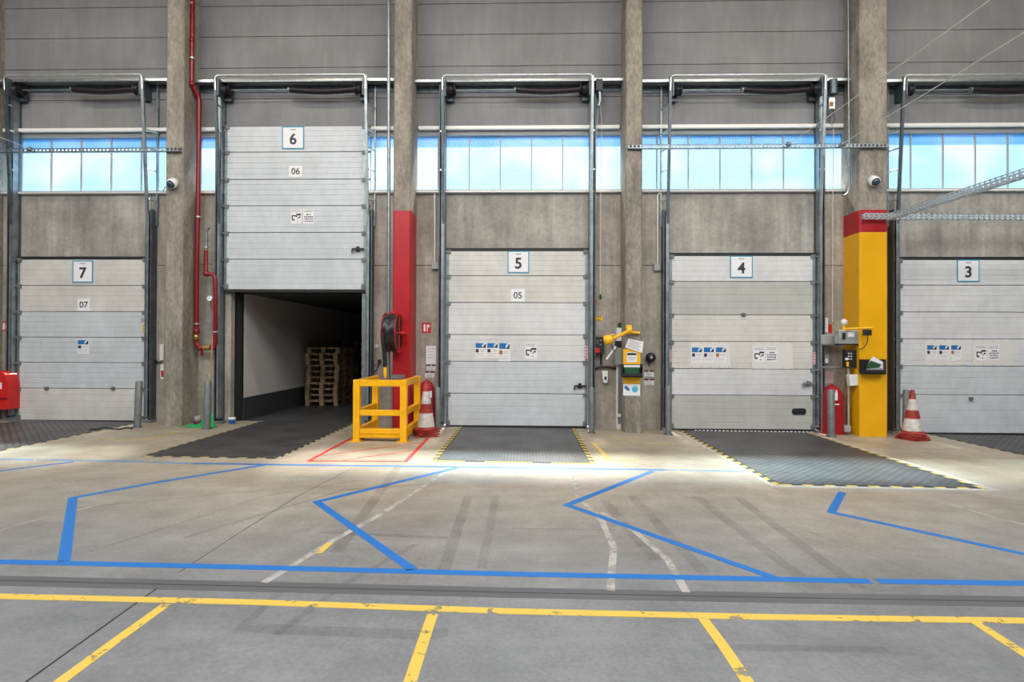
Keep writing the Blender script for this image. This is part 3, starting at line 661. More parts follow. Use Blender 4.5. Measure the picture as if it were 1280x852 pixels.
def picto(a, b_, c, d_, label, kind, y=DY-.004):
    m = MB(); w_ = c-a; h = d_-b_; R = random.Random(int(a)); m.pbox(a, b_, c, d_, y-.003, y, 0)
    def cell(u0, v0, u1, v1, k=1): m.pbox(a+w_*u0, b_+h*v0, a+w_*u1, b_+h*v1, y-.004, y-.003, k)
    for r_ in range(2):
        u = .08
        while u < .88: l = R.uniform(.05, .14); cell(u, .06+.1*r_, min(u+l, .92), .12+.1*r_, 2); u += l+.04
    if kind == 'map':
        for q in ((.08, .42, .5, .5), (.08, .5, .18, .78), (.2, .68, .34, .8), (.5, .32, .94, .44), (.45, .46, .58, .56), (.72, .5, .9, .6), (.62, .58, .7, .68), (.6, .8, .68, .88)): cell(*q)
    else:
        for r_ in range(4):
            v = .34+.15*r_; u = .1 if r_ else .3
            while u < (.9 if r_ else .7): l = R.uniform(.07, .16); cell(u, v, min(u+l, .92), v+R.uniform(.06, .09)); u += l+.04
    return tag(m.build('pictogram_sheet', [M['paper'], M['ink'], M['ink_soft']]), label, 'poster', 'black pictogram sheets on the doors')
picto(656, 428.2, 671.5, 448.5, 'single black pictogram sheet on door 5', 'map')
picto(363.5, 261, 377, 279.5, 'black sheet with blocky map on raised door 6', 'map'); picto(379, 261, 392.5, 279.5, 'black sheet with pictogram rows on raised door 6', 'rows')
picto(942, 433, 956, 452.5, 'black sheet with blocky map on door 4', 'map', DY-.008); picto(957.5, 433, 971.5, 452.5, 'black sheet with pictogram rows on door 4', 'rows', DY-.008)
picto(1219.5, 431, 1233.5, 450.5, 'black sheet with blocky map on door 3', 'map', DY-.008); picto(1235.5, 431, 1249.5, 450.5, 'black sheet with pictogram rows on door 3', 'rows', DY-.008)
def sticker(a, b_, c, d_, m_, label, name='sticker', y=DY, cat='sticker', lines=0, lm='ink_soft', group=None):
    m = MB(); m.pbox(a, b_, c, d_, y-.004, y, 0)
    for k in range(lines):
        v = b_+(d_-b_)*(.15+.7*k/max(1, lines-1)); m.pbox(a+(c-a)*.14, v-.35, c-(c-a)*(.14+.12*(k % 2)), v+.35, y-.0048, y-.004, 1)
    return tag(m.build(name, [M[m_], M[lm]]), label, cat, group)
sticker(178.5, 405.5, 183.3, 415.5, 'yel_plas', 'yellow sticker on the edge of door 7', lines=3, lm='ink'); sticker(176, 397.5, 183.3, 402.5, 'ink_soft', 'grey sticker above the yellow one on door 7')
for a, d_ in ((180.5, (432, 448)), (1015, (440, 455)), (730.5, (432, 448)), (835, (437, 452))):
    sticker(a, d_[0], a+4.5, d_[1], 'pink', {180.5: 'pink label on the edge of door 7', 1015: 'pink label on the door edge nearest the red cover by the yellow column', 730.5: 'pink label at the right edge of door 5', 835: 'pink label at the left edge of door 4'}[a], lines=4, lm='maroon', y=DY-.004)

# ------------------------------------------------------------------ wall signs
def fire_sign(a, b_, c, d_, label):
    m = MB(); m.pbox(a, b_, c, d_, WY-.006, WY, 0); w_ = c-a; h = d_-b_
    m.pbox(a+w_*.18, b_+h*.2, a+w_*.42, b_+h*.85, WY-.009, WY-.006, 1); m.pbox(a+w_*.55, b_+h*.2, a+w_*.66, b_+h*.85, WY-.009, WY-.006, 1); m.pbox(a+w_*.66, b_+h*.2, a+w_*.85, b_+h*.45, WY-.009, WY-.006, 1)
    m.pbox(a+w_*.25, b_+h*.1, a+w_*.36, b_+h*.2, WY-.009, WY-.006, 1)
    return tag(m.build('fire_sign', [M['red'], M['paper']]), label, 'sign', 'red fire extinguisher signs')
fire_sign(527.5, 403, 538.5, 416, 'red extinguisher sign between red column and door 5'); fire_sign(1.5, 401.5, 11.5, 413.5, 'red extinguisher sign left of door 7')
def notice(a, b_, c, d_, label, band=.2, y=WY, name='notice_sheet', group=None, m_='paper'):
    m = MB(); m.pbox(a, b_, c, d_, y-.004, y, 0); h = d_-b_; w_ = c-a
    if band: m.pbox(a, b_, a+w_*.45, b_+h*band, y-.006, y-.004, 1); m.pbox(a+w_*.52, b_, c, b_+h*band, y-.006, y-.004, 1)
    for k in range(4): v = b_+h*(band+.15+.16*k); m.pbox(a+w_*.14, v, a+w_*(.84-.12*(k % 2)), v+.5, y-.005, y-.004, 2)
    return tag(m.build(name, [M[m_], M['maroon'], M['ink_soft']]), label, 'notice', group)
notice(532.5, 432, 545, 455, 'tall white printed notice right of the red column', 0); notice(533.5, 455.5, 544.5, 463, 'small maroon headed notice, upper one beside door 5', .25); notice(531.5, 464, 543, 471.5, 'small maroon headed notice, lower one beside door 5', .25)
notice(805.5, 462.5, 817.5, 470.5, 'upper maroon headed notice between the column and door 4', .28, group='small maroon notices'); notice(805.5, 473, 817.5, 481, 'lower maroon headed notice between the column and door 4', .28, group='small maroon notices')
text('T1', 815, 410, WY-.002, 5, M['ink_soft'], None, 'wall_lettering')
tag(bpy.data.objects['wall_lettering'], 'faint characters painted on the wall left of door 4', 'lettering')
notice(1026, 397, 1035, 415, 'tilted white sheet on the wall above the grey trunking box', 0); fs = MB().pbox(1035.5, 405, 1040, 416, WY-.006, WY); tag(fs.build('red_tag', M['red']), 'small red tag beside the tilted white sheet', 'tag')
notice(1029, 464, 1042, 479, 'pale printed notice above the red cover by the yellow column', 0, m_='pink')
sticker(743, 395, 753, 400.5, 'yel_plas', 'small yellow plate on the wall right of door 5', 'warning_plate', WY, 'sign', 2, 'ink')
sticker(199.5, 430, 204.5, 450, 'paper_w', 'pale grey wall switch cover right of door 7', 'switch_cover', WY-.02, 'switch'); 
m = MB(); m.pbox(200.5, 454, 204.3, 473.5, WY-.004, WY, 0); m.pbox(201.3, 463, 204.3, 471, WY-.006, WY-.004, 1); tag(m.build('safety_notice', [M['paper'], M['red']]), 'narrow red and white notice beside column between doors 7 and 6', 'notice')
tag(MB().tube([(WX(192, WY), WY-.03, WZ(452.5, WY, 200)), (WX(204, WY), WY-.03, WZ(452.5, WY, 200))], .012).pbox(192, 450, 194.5, 455, WY-.05, WY).build('wall_hook', M['black']), 'small black arm on the wall right of door 7', 'bracket')

# ------------------------------------------------------------------ pipes and conduits
def P3(px, py, y): x, z = Wp(px, py, y); return (x, y, z)
def pipe(pts, r, m_, name, label, cat='pipe', group=None, n=10): return tag(MB().tube(pts, r, n=n).build(name, M[m_]), label, cat, group)
yr = 10.42; xr_ = cols[1][1]
rpp = thing('fire_main_pipe', P3(266, 434, yr), 'red fire main with elbows beside the column between doors 7 and 6', 'pipe')
pa = [P3(241, -12, 10.3), P3(240, 60, 10.3), P3(240, 103, 10.3), P3(242, 109, 10.32), P3(247.5, 119, 10.40), P3(249, 125, yr), P3(248, 230, yr), P3(246, 330, yr), P3(245.5, 428, yr), P3(247.5, 433.5, yr), P3(252, 434.5, yr)]
MB().tube(pa, [.042]*11, n=12).build('riser', M['red_pipe'], rpp)
MB().tube([P3(252, 434.5, yr), P3(264, 434.5, yr), P3(268, 433, yr), P3(269, 428, yr), P3(269, 349, yr), P3(268, 344, yr), P3(264, 342.5, yr), P3(260, 342.5, yr), P3(257.5, 340, yr), P3(257.5, 313, yr)], .036, n=12).build('return_loop', M['red_pipe'], rpp)
MB().tube([P3(257.5, 313, yr), P3(258, 305, yr), P3(258.5, 289, yr), P3(260, 285.5, yr), P3(262, 285.5, yr)], [.028, .028, .022, .022, .022], n=10).build('upper_stub', M['galv'], rpp)
for (x, y) in ((240, 5), (240, 73), (248, 271), (246, 404.5), (269, 414.5), (257.5, 309)):
    yy = 10.3 if y < 100 else yr; X, Z = Wp(x, y, yy); MB().tube([(X, yy, Z-.012), (X, yy, Z+.012)], .05, n=12).build('pipe_clamp', M['galv_light'], rpp)
for (x, y) in ((240, 50), (240, 105), (247, 119), (245.5, 414), (266, 434), (250, 434.5), (258, 342)):
    yy = 10.3 if y < 110 else yr; X, Z = Wp(x, y, yy); MB().lathe([(0, -.055), (.04, -.05), (.056, -.02), (.056, .02), (.04, .05), (0, .055)], X, yy, Z, n=12).build('coupling', M['red_pipe'], rpp)
MB().lathe([(0, -.05), (.045, -.04), (.05, .04), (0, .05)], P3(246, 421, yr)[0], yr-.02, P3(246, 421, yr)[2], n=12).build('valve', M['brass'], rpp)
MB().tube([P3(254, 434.5, yr), P3(263, 434.5, yr)], .044, n=12).build('brass_union', M['brass'], rpp)
MB().tube([P3(252.5, 436, yr), P3(252.5, 445, yr)], .018).tube([P3(250, 441, yr-.03), P3(255, 441, yr-.03)], .012).build('drain_tap', M['red_pipe'], rpp)
gg = MB(); X, Z = Wp(263.3, 373, yr-.03); Rm = Matrix.Rotation(math.pi/2, 3, 'X'); gg.lathe([(0, .0), (.055, 0), (.062, .012), (.062, .04), (0, .04)], X, yr-.03, Z, M=Rm, n=20)
gz = gg.build('pressure_gauge', M['galv'], rpp); MB().lathe([(0, .002), (.048, .002)], X, yr-.075, Z, M=Rm, n=20).box(X-.005, X+.005, yr-.079, yr-.077, Z-.01, Z+.04, 1).build('gauge_dial', [M['paper'], M['blue']], gz)
MB().tube([P3(263.5, 377, yr), P3(264, 384, yr), P3(268, 385, yr)], .012).build('gauge_stem', M['red_pipe'], rpp)

lab = {'boxes': 'electrical conduits with junction boxes'}
def conduit(px, py0, py1, label, bend=0, r=.014, y=WY-.03):
    o = thing('electrical_conduit', P3(px, py1, y), label, 'conduit', 'electrical conduits with junction boxes')
    pts = [P3(px, py1-3, y), P3(px, py0+4, y), P3(px+bend*.5, py0+.5, y), P3(px+bend, py0, y)] if bend else [P3(px, py1-3, y), P3(px, py0, y)]
    MB().tube(pts, r, n=8).build('conduit_tube', M['white_alu'], o)
    MB().pbox(px-4.2, py1-5, px+4.2, py1+4, WY-.07, WY).build('junction_box', M['grey'], o, .006)
conduit(543.5, 240, 332, 'thin white conduit ending in a box between red column and door 5'); conduit(822, 240, 334, 'thin white conduit ending in a box left of door 4', 6); conduit(270.5, 240, 332, 'thin white conduit ending in a box left of raised door 6')
pipe([P3(486, -15, 10.2), P3(486, 240, 10.2), P3(485.5, 476, 10.2)], .032, 'galv', 'steel_pipe', 'long grey steel pipe running down beside the red column')
for (px, py) in ((486, 60), (486, 240), (486, 330)): pass
o = pipe([P3(1060, -15, 10.35), P3(1061.5, 235, 10.35), P3(1060, 241, 10.35), P3(1056, 244, 10.35), P3(1053.5, 244.5, 10.35)], .016, 'galv', 'steel_conduit', 'thin bent steel conduit down the side of the yellow column', 'conduit')
for p in (([748.5, 745.5, 744.5], 744, 'red'), ([752, 751, 750], 750.5, 'green_dk')):
    y = 10.5; k = p[1]; o = thing('pull_cord', P3(k, 376, y), 'thin cord hanging right of door 5 with a %s toggle' % ('red' if p[2] == 'red' else 'green'), 'cord')
    MB().tube([P3(749 if k < 748 else 750, 124, 10.42), P3(k+2.5 if k < 748 else k+1.5, 150, y), P3(k+.5, 250, y), P3(k, 372, y)], .0055, n=6).build('cord_line', M['rope'], o)
    X, Z = Wp(k, 376 if k < 748 else 371, y); MB().lathe([(0, -.05), (.022, -.04), (.028, 0), (.012, .05), (0, .055)], X, y, Z, n=10).build('toggle', M[p[2]], o)
o = thing('chain_gear', P3(749, 120, 10.42), 'black chain gear at the upper right of door 5', 'gear'); MB().pbox(745, 98, 753.5, 113, 10.35, 10.6).build('gear_housing', M['black'], o, .01); MB().tube([P3(749.5, 113, 10.4), P3(750, 126, 10.4), P3(748, 133, 10.4)], .03).build('chain_guide', M['galv'], o)
o = thing('door_motor', P3(1040, 115, 10.4), 'dark door motor with orange block above the right side of door 4', 'motor'); MB().tube([P3(1041, 100, 10.4), P3(1041, 118, 10.4)], .075, n=16).build('motor_body', M['galv_dark'], o); MB().pbox(1036.5, 122, 1043.5, 135.5, 10.38, 10.45).build('coupling_block', M['galv_light'], o); MB().pbox(1038, 127, 1042, 132, 10.365, 10.38).build('orange_cap', M['orange_b'], o)
o = pipe([P3(1041, 136, 10.4), P3(1043.5, 150, 10.42), P3(1040, 157, 10.42), P3(1036, 152, 10.42), P3(1038, 146, 10.42)], .006, 'black', 'loose_cable', 'looped black cable under the door motor', 'cable')
pipe([P3(1042, 160, 10.5), P3(1041, 240, 10.5), P3(1041, 300, 10.5), P3(1040.5, 402, 10.5)], .006, 'rope', 'hanging_cord', 'white cord hanging down right of door 4', 'cord')

# strut rails, cable trays and wires
def perforated(x0, z0, x1, z1, y0, yb, h, name, label, cat, n=60, pts=None, m_='galv'):
    """bar with a row of punched dark slots; runs between two 3D points"""
    A = Vector((x0, y0, z0)); B_ = Vector((x1, yb, z1)); d = (B_-A); L_ = d.length; t = d.normalized(); s = t.cross(Vector((0, 0, 1))).normalized(); u = s.cross(t)
    r = thing(name, tuple(A), label, cat)
    def bx(a, b, s0, s1, u0, u1, mb, m=0):
        vs = [A+t*p+s*q+u*v for p in (a, b) for q in (s0, s1) for v in (u0, u1)]
        mb.add(vs, [(0, 1, 3, 2), (4, 6, 7, 5), (0, 4, 5, 1), (2, 3, 7, 6), (0, 2, 6, 4), (1, 5, 7, 3)], m)
    return r, bx, L_
def strut(pxa, pxb, py_a, py_b, y, label):
    # front face towards the hall
    a, b = P3(pxa, py_a, y), P3(pxb, py_b, y); r, bx, L_ = perforated(a[0], a[2], b[0], b[2], y, y, .04, 'perforated_strut', label, 'steel rail')
    bx0 = bx
    def bx(a, b, s0, s1, u0, u1, mb, m=0): bx0(a, b, -s1, -s0, u0, u1, mb, m)
    m = MB(); bx(0, L_, -.0, .05, -.04, -.033, m); bx(0, L_, 0, .05, .03, .035, m); m.build('channel', M['galv'], r)
    m = MB(); p = 0
    bx(0, L_, -.0, .004, .022, .035, m); bx(0, L_, 0, .004, -.04, -.018, m)
    p = 0
    while p < L_-.03: bx(p, p+.03, 0, .004, -.018, .022, m); p += .07
    m.build('slotted_face', M['galv'], r)
    return r
strut(785, 1112, 183, 181.5, 10.04, 'perforated strut fixed across the columns either side of door 4')
strut(-60, 226, 188.3, 186.5, 10.04, 'perforated strut in front of the window above door 7')
def insulator(px, py, y, label):
    X, Z = Wp(px, py, y); tag(MB().lathe([(0, -.045), (.035, -.035), (.045, 0), (.035, .035), (0, .045)], X, y-.05, Z, n=14).build('wire_clamp', M['dgrey']), label, 'clamp')
insulator(984, 181.5, 10.02, 'round grey clamp on the strut above door 4'); insulator(1051, 181.5, 10.02, 'round grey clamp on the strut where it meets the yellow column'); insulator(40.5, 187.5, 10.02, 'round grey clamp on the strut near the left picture edge')
pipe([P3(984, 181, 9.97), P3(1018, 158, 9.2), P3(1155, 60, 6.9), P3(1262, -18, 5.8)], .006, 'rope', 'stay_wire', 'upper thin wire rising from the clamp above door 4', 'wire', n=6)
pipe([P3(1051, 181, 9.97), P3(1075, 166, 9.4), P3(1160, 115, 7.6), P3(1310, 22, 5.9)], .006, 'rope', 'stay_wire', 'lower thin wire rising from the clamp beside the yellow column', 'wire', n=6)
pipe([P3(40, 187, 9.97), P3(20, 179, 9.6), P3(-30, 160, 9.0)], .005, 'rope', 'stay_wire', 'thin wire rising from the clamp above door 7', 'wire', n=6)
def tray(A, B_, wd, label, yw):
    A = Vector(A); B_ = Vector(B_); d = B_-A; L_ = d.length; t = d.normalized(); s = t.cross(Vector((0, 0, 1))).normalized(); u = s.cross(t)
    r = thing('cable_tray', tuple(A), label, 'cable tray', 'perforated cable trays on the right')
    def bx(mb, a, b, s0, s1, u0, u1):
        vs = [A+t*p+s*q+u*v for p in (a, b) for q in (s0, s1) for v in (u0, u1)]; mb.add(vs, [(0, 1, 3, 2), (4, 6, 7, 5), (0, 4, 5, 1), (2, 3, 7, 6), (0, 2, 6, 4), (1, 5, 7, 3)])
    n = int(L_/.09)
    def webplane(sg, name):        # side with punched slots
        m = MB(); h = .055
        bx(m, 0, L_, sg, sg+.003, -h, -h+.016); bx(m, 0, L_, sg, sg+.003, h-.018, h); bx(m, 0, L_, sg, sg+.003, -.008, .006)
        for k in range(n+1): bx(m, k*.09, k*.09+.03, sg, sg+.003, -h, h)
        m.build(name, M['tray'], r)
    webplane(0, 'front_side'); webplane(wd, 'rear_side')
    m = MB()
    for k in range(int(L_/.05)): bx(m, k*.05, k*.05+.028, 0, wd, -.055, -.052)
    bx(m, 0, L_, wd*.25, wd*.38, -.055, -.052); bx(m, 0, L_, wd*.62, wd*.75, -.055, -.052); m.build('tray_bed', M['tray'], r)
    return r
tray(P3(1077, 270.5, 10.04), P3(1400, 272.5, 10.04), .045, 'level perforated cable tray across the red band of the yellow column', 10)
tray(P3(1116, 271, 9.9), P3(1350, 196, 6.6), .10, 'slanting perforated cable tray rising from the column toward the viewer', 9)

# CCTV domes
def dome(px, py, label, s):
    y = CY; X, Z = Wp(px, py, y-.12); r = thing('dome_camera', (X, y, Z), label, 'camera', 'white dome cameras on the columns'); Rm = Matrix.Rotation(math.radians(-58), 3, 'X')
    MB().lathe([(0, .13), (.075, .12), (.09, .05), (.088, -.01), (.07, -.03)], X, y-.09, Z, M=Rm).build('housing', M['white'], r)
    MB().lathe([(.07, -.02), (.06, -.06), (.035, -.085), (0, -.095)], X, y-.09, Z, M=Rm).build('lens_dome', M['camera_glass'], r)
    MB().tube([(X, y-.05, Z-.0), (X, y+.005, Z-.02)], .05, n=14).build('wall_mount', M['white'], r)
    MB().tube([(X+s*.06, y-.04, Z-.02), (X+s*.14, y-.05, Z-.05), (X+s*.19, y-.03, Z-.11), (X+s*.17, y-.02, Z-.17), (X+s*.11, y-.01, Z-.15), (X+s*.12, y+.02, Z-.08)], .009, n=6).build('cable_loop', M['grey'], r)
dome(213, 229, 'white dome camera on the column between doors 7 and 6', -1); dome(1095, 226, 'white dome camera above the red band of the yellow column', 1)

# ------------------------------------------------------------------ bollards
def bollard(pt, pb, r_, label, y=None, tag_red=False):
    xb, yb = G(*pb); yb = yb-.0 if y is None else y; xb = WX(pb[0], yb, pb[1]); xt, zt = Wp(pt[0], pt[1], yb); r = thing('steel_bollard', (xb, yb, fz(xb)), label, 'bollard', 'grey steel bollards beside the doors')
    MB().tube([(xb, yb, fz(xb)-.002), (xt, yb, zt-.015), (xt, yb, zt)], [r_, r_, r_*.82], n=18).build('post', M['dgrey'], r)
    MB().lathe([(0, .012), (r_*1.5, .012), (r_*1.5, -.01)], xb, yb, fz(xb), n=18).build('base_collar', M['galv_dark'], r)
    return r
bollard((174, 476), (171.5, 534), .058, 'leaning grey bollard before the right edge of door 7')
bl = bollard((260, 476), (258.5, 536), .058, 'grey bollard with a wooden stick between column and raised door 6')
bollard((739.5, 484), (739.5, 541), .05, 'grey bollard at the right foot of door 5')
bollard((835.5, 482), (835.5, 543), .055, 'grey bollard at the left foot of door 4')
bollard((1038.5, 487), (1039, 545.5), .058, 'pale grey bollard before the red cover by the yellow column')
bollard((1133, 487), (1132, 546), .055, 'grey bollard behind the cone at door 3')
bollard((547, 484), (547.5, 536), .05, 'grey bollard behind the cone at door 5')
y = 10.16; tag(MB().tube([P3(265.5, 424, 10.40), P3(264, 455, 10.3), P3(262.5, 533, y-.08)], .014, n=8).build('wooden_stick', M['wood']), 'thin wooden stick leaning on the red pipe behind a bollard', 'stick')
# green net, tape roll, cup
X, Y = G(248, 533.5); m = MB(); n = 26; R = random.Random(3); vs = []; fs = []
for i in range(n):
    for j in range(n):
        u, v = i/(n-1)*2-1, j/(n-1)*2-1; rr = max(0, 1-(u*u+v*v)); pk = math.exp(-((u-.55)**2*7+(v-.3)**2*3))
        x = X+u*.30*(1-.12*v); yy = Y+.06+v*.12+.02*math.sin(5*u); z = fz(x)+.004+(.05*rr+.24*pk*min(1, rr*3))*(.8+.3*math.sin(9*u+5*v))
        vs.append((x, yy, max(z, fz(x)+.003)))
for i in range(n-1):
    for j in range(n-1): fs.append((i*n+j, i*n+j+1, (i+1)*n+j+1, (i+1)*n+j))
m.add(vs, fs, 0, True); tag(m.build('plastic_net', M['green']), 'crumpled bright green net on the floor beside the column', 'net')
X, Y = G(241.5, 531); tag(MB().lathe([(0, .10), (.03, .10), (.06, .10), (.062, 0), (0, 0)], X, 10.4, fz(X)+.05, n=16).lathe([(0, .05), (.065, .05), (.07, 0), (0, 0)], X, 10.4, fz(X), 1, n=16).build('tape_roll', [M['grey'], M['maroon']]), 'small grey roll at the foot of the red pipe', 'roll')
X, Y = G(290, 531); Y = 10.5; X = WX(290, Y, 525); b = MB(); b.lathe([(0, 0), (.055, 0), (.062, .075), (.064, .08)], X, Y, fz(X)+.004, n=18); b.lathe([(.064, .08), (.067, .115), (0, .12)], X, Y, fz(X)+.004, 1, n=18); tag(b.build('small_bucket', [M['blue'], M['white']]), 'small blue pot with white lid at the left of the opening', 'pot')
# straps lying by door 7
X, Y = G(132, 536); pts = [G(112, 537.5), G(122, 537), G(128, 534.8), (G(134, 534.5))]; tag(MB().tube([(a, b, fz(a)+.012) for a, b in pts], .013, n=6).tube([(a, b, fz(a)+.012) for a, b in (G(134, 536), G(150, 537), G(158, 535), G(165, 536.2))], .015, n=6).build('lashing_strap', M['black']), 'black strap lying on the floor before door 7', 'strap')

# ------------------------------------------------------------------ yellow guard cage
xfl, yf = G(446, 551.5); yf = G(475, 552)[1]; xfl = WX(441, yf, 510); xfr = WX(508, yf, 510); zt = WZ(474.5, yf, 475); yb = 10.02
r = thing('guard_cage', ((xfl+xfr)/2, (yf+yb)/2, fz(xfl)), 'bright yellow steel guard cage around the foot of the red column', 'guard rail'); pw = .105
f0 = fz(xfl)
for (x, y, n_) in ((xfl, yf, 0), (xfr-pw, yf, 1), (xfl, yb-pw, 2), (xfr-pw, yb-pw, 3)):
    p = MB().box(x, x+pw, y, y+pw, f0, zt).build('post', M['yellow'], r, .006)
    MB().box(x-.045, x+pw+.045, y-.045, y+pw+.045, f0-.004, f0+.012).build('base_plate', M['yellow'], p)
    b = MB()
    for sx in (-.028, pw+.028):
        for sy in (-.028, pw+.028): b.lathe([(0, .03), (.012, .03), (.012, .0)], x+sx, y+sy, f0+.01, n=6)
    b.build('anchor_bolt', M['galv_dark'], p)
for z0, z1, k in ((zt-.105, zt-.004, 't'), (WZ(519.5, yf, 475), WZ(512.5, yf, 475), 'm'), (f0+.055, f0+.20, 'b')):
    MB().box(xfl+pw, xfr-pw, yf+.015, yf+pw-.015, z0, z1).build('front_rail', M['yellow'], r, .004)
    for x in (xfl, xfr-pw): MB().box(x+.015, x+pw-.015, yf+pw, yb-pw, z0, z1).build('side_rail', M['yellow'], r, .004)
MB().box(xfl+pw, xfr-pw, yf+.004, yf+.014, f0+.125, f0+.135).build('kick_lip', M['yellow'], r)

# hose reel on the red column
yh = 9.86; X, Z = Wp(490.5, 416, yh); r = thing('hose_reel', (X, CY, Z), 'wall mounted red reel wound with black hose on the red column', 'hose reel')
Ry = Matrix.Rotation(math.pi/2, 3, 'Y'); wd = 8.5*yh/F
for s in (-1, 1):
    MB().lathe([(.325, -.006), (.35, -.006), (.36, .0), (.35, .006), (.325, .006), (.325, -.006)], X+s*wd, yh, Z, M=Ry, n=36).tube([(X+s*wd, yh-.33, Z), (X+s*wd, yh+.33, Z)], .012).tube([(X+s*wd, yh, Z-.33), (X+s*wd, yh, Z+.33)], .012).build('flange', M['red'], r)
k = 0
for i in range(9):
    xx = X-wd+.03+i*(2*wd-.06)/8; pts = []
    for a in range(33): t = 2*math.pi*a/32; rr = .315+.012*math.sin(3*t+i); pts.append((xx+.01*math.sin(t), yh+rr*math.cos(t), Z+rr*math.sin(t)))
    MB().tube(pts, .021, n=8, caps=False).build('hose_coil', M['hose'], r)
MB().tube([(X-wd, yh, Z), (X+wd, yh, Z)], .30, n=28).build('drum', M['rubber'], r)
b = MB(); b.tube([(X+wd, yh, Z), (X+wd+.10, yh, Z)], .03).tube([(X+wd+.08, yh, Z), (X+wd+.08, CY, Z)], .025).box(X-.08, X+wd+.12, CY-.02, CY+.0, Z-.15, Z+.15); b.tube([(X-.05, CY-.02, Z), (X-.05, yh, Z)], .03); b.build('bracket', M['red'], r)
MB().box(X-.04, X+wd*.8, yh-.02, yh+.04, Z+.35, Z+.385).build('guide_arm', M['red'], r)
xh, _ = Wp(484.5, 450, yh-.05); b = MB().tube([(xh-.03, yh-.30, Z+.02), (xh-.025, yh-.31, Z-.12), (xh-.01, yh-.26, Z-.3), (xh, yh-.22, WZ(458, yh-.2, 484))], .034, n=10); b.build('hanging_hose', M['rubber'], r)
b = MB().tube([(xh, yh-.22, WZ(457, yh-.2, 484)), (xh, yh-.22, WZ(464, yh-.2, 484)), (xh+.005, yh-.22, WZ(472, yh-.2, 484))], [.025, .034, .02], n=10); b.build('nozzle', M['yel_plas'], r)
tag(MB().pbox(489.5, 468, 506, 473.5, CY-.01, CY).build('name_plate', M['dgrey']), 'grey plate on the red column just above the cage', 'plate')
# socket and cable left of the red column
o = thing('power_socket', P3(474, 452, WY), 'black plug and cable on the concrete between opening and red column', 'socket'); MB().pbox(471.5, 449, 476, 454.5, WY-.04, WY).build('socket_box', M['black'], o, .004)
MB().tube([P3(473, 454, WY-.03), P3(471, 462, WY-.03), P3(466, 465, WY-.03), P3(461.5, 463, WY-.03), P3(459.5, 455, WY-.03)], .008, n=6).build('plug_cable', M['black'], o); MB().tube([P3(462, 455.5, WY-.02), P3(486, 455.5, WY-.02)], .009, n=6).build('wall_conduit', M['grey'], o)
m = MB().lathe([(0, -.02), (.04, -.018), (.05, 0), (0, 0)], WX(470.5, WY), WY, WZ(433, WY, 470), M=Matrix.Rotation(-math.pi/2, 3, 'X') @ Matrix.Rotation(0, 3, 'Z'), n=18); tag(m.build('wall_button', M['paper_w']), 'round pale cap on the wall left of the hose reel', 'button')

# ------------------------------------------------------------------ traffic cones
def cone(px, pyb, pyt, label, nstack, rot=0):
    x, y = G(px, pyb); y += .17; x = WX(px, y, 500); zt = WZ(pyt, y, px); f = fz(x); H = zt-f
    r = thing('traffic_cone', (x, y, f), label, 'traffic cone', 'stacked red and white traffic cones')
    for k in range(nstack):
        w_ = .185-.005*k; z0 = f+.034*k; b = MB(); M3 = Matrix.Rotation(rot+.25*k, 3, 'Z'); q = []
        for (sx, sy) in ((-1, -1), (1, -1), (1, 1), (-1, 1)): v = M3 @ Vector((sx*w_, sy*w_, 0)); q.append((x+v.x, y+v.y))
        b.add([(a, c, z0) for a, c in q]+[(a, c, z0+.028) for a, c in q], [(0, 1, 2, 3), (4, 5, 6, 7), (0, 1, 5, 4), (1, 2, 6, 5), (2, 3, 7, 6), (3, 0, 4, 7)])
        b.lathe([(.17, .028), (.155, .045)], x, y, z0); b.build('base', M['cone_red'], r, .006)
    zb = .034*nstack; prof = lambda t: .155*(1-t)+.028*t
    ts = [0, .03, .32, .52, .78, 1.0]; ms = ['cone_red', 'cone_white', 'cone_red', 'cone_white', 'cone_red']; nm = ['skirt', 'reflective_band', 'body_ring', 'reflective_band', 'tip']
    for i in range(5):
        t0, t1 = ts[i], ts[i+1]; b = MB(); b.lathe([(prof(t0), zb+(H-zb)*t0), (prof(t1), zb+(H-zb)*t1)]+([(0, H)] if i == 4 else []), x, y, f); b.build(nm[i], M[ms[i]], r)
    return r
cone(532.5, 546.5, 476, 'stacked red and white cone leaning at the yellow cage', 4, .3); cone(1140.5, 551, 487, 'stacked red and white cone before door 3', 4, .2)

# red extinguisher covers
def red_cover(a, b_, c, d_, label, top_w, y=None, front=10.42):
    X0, X1 = WX(a, front, 500), WX(c, front, 500); Z1 = WZ(b_, front, (a+c)/2); cx = (X0+X1)/2; f = fz(cx); Z0 = f+.0; hw = (X1-X0)/2
    r = thing('extinguisher_cover', (cx, 10.4, f), label, 'extinguisher cover', 'red fire extinguisher covers'); n = 28; rows = 12; vs = []; fs = []
    for j in range(rows+1):
        t = j/rows; z = Z0+(Z1-Z0)*t
        wsc = 1.0 if t < .72 else max(.02, math.sqrt(max(0, 1-((t-.72)/.28)**2)))*(1-top_w)+top_w*(1-(t-.72)/.28)
        wsc = max(wsc, .03)
        for i in range(n):
            a_ = 2*math.pi*i/n; fold = 1+.045*math.sin(5*a_+2*t)*(1-t); cr = math.cos(a_); sr = math.sin(a_)
            vs.append((cx+hw*wsc*(1.0-.10*t)*math.copysign(abs(cr)**.75, cr)*fold, 10.42+.17*wsc*math.copysign(abs(sr)**.8, sr)*fold, z))
    for j in range(rows):
        for i in range(n): fs.append((j*n+i, j*n+(i+1) % n, (j+1)*n+(i+1) % n, (j+1)*n+i))
    fs.append(tuple(range(rows*n, (rows+1)*n))); MB().add(vs, fs, 0, True).build('cover', M['red_fabric'], r)
    return r, cx, f, hw, Z1
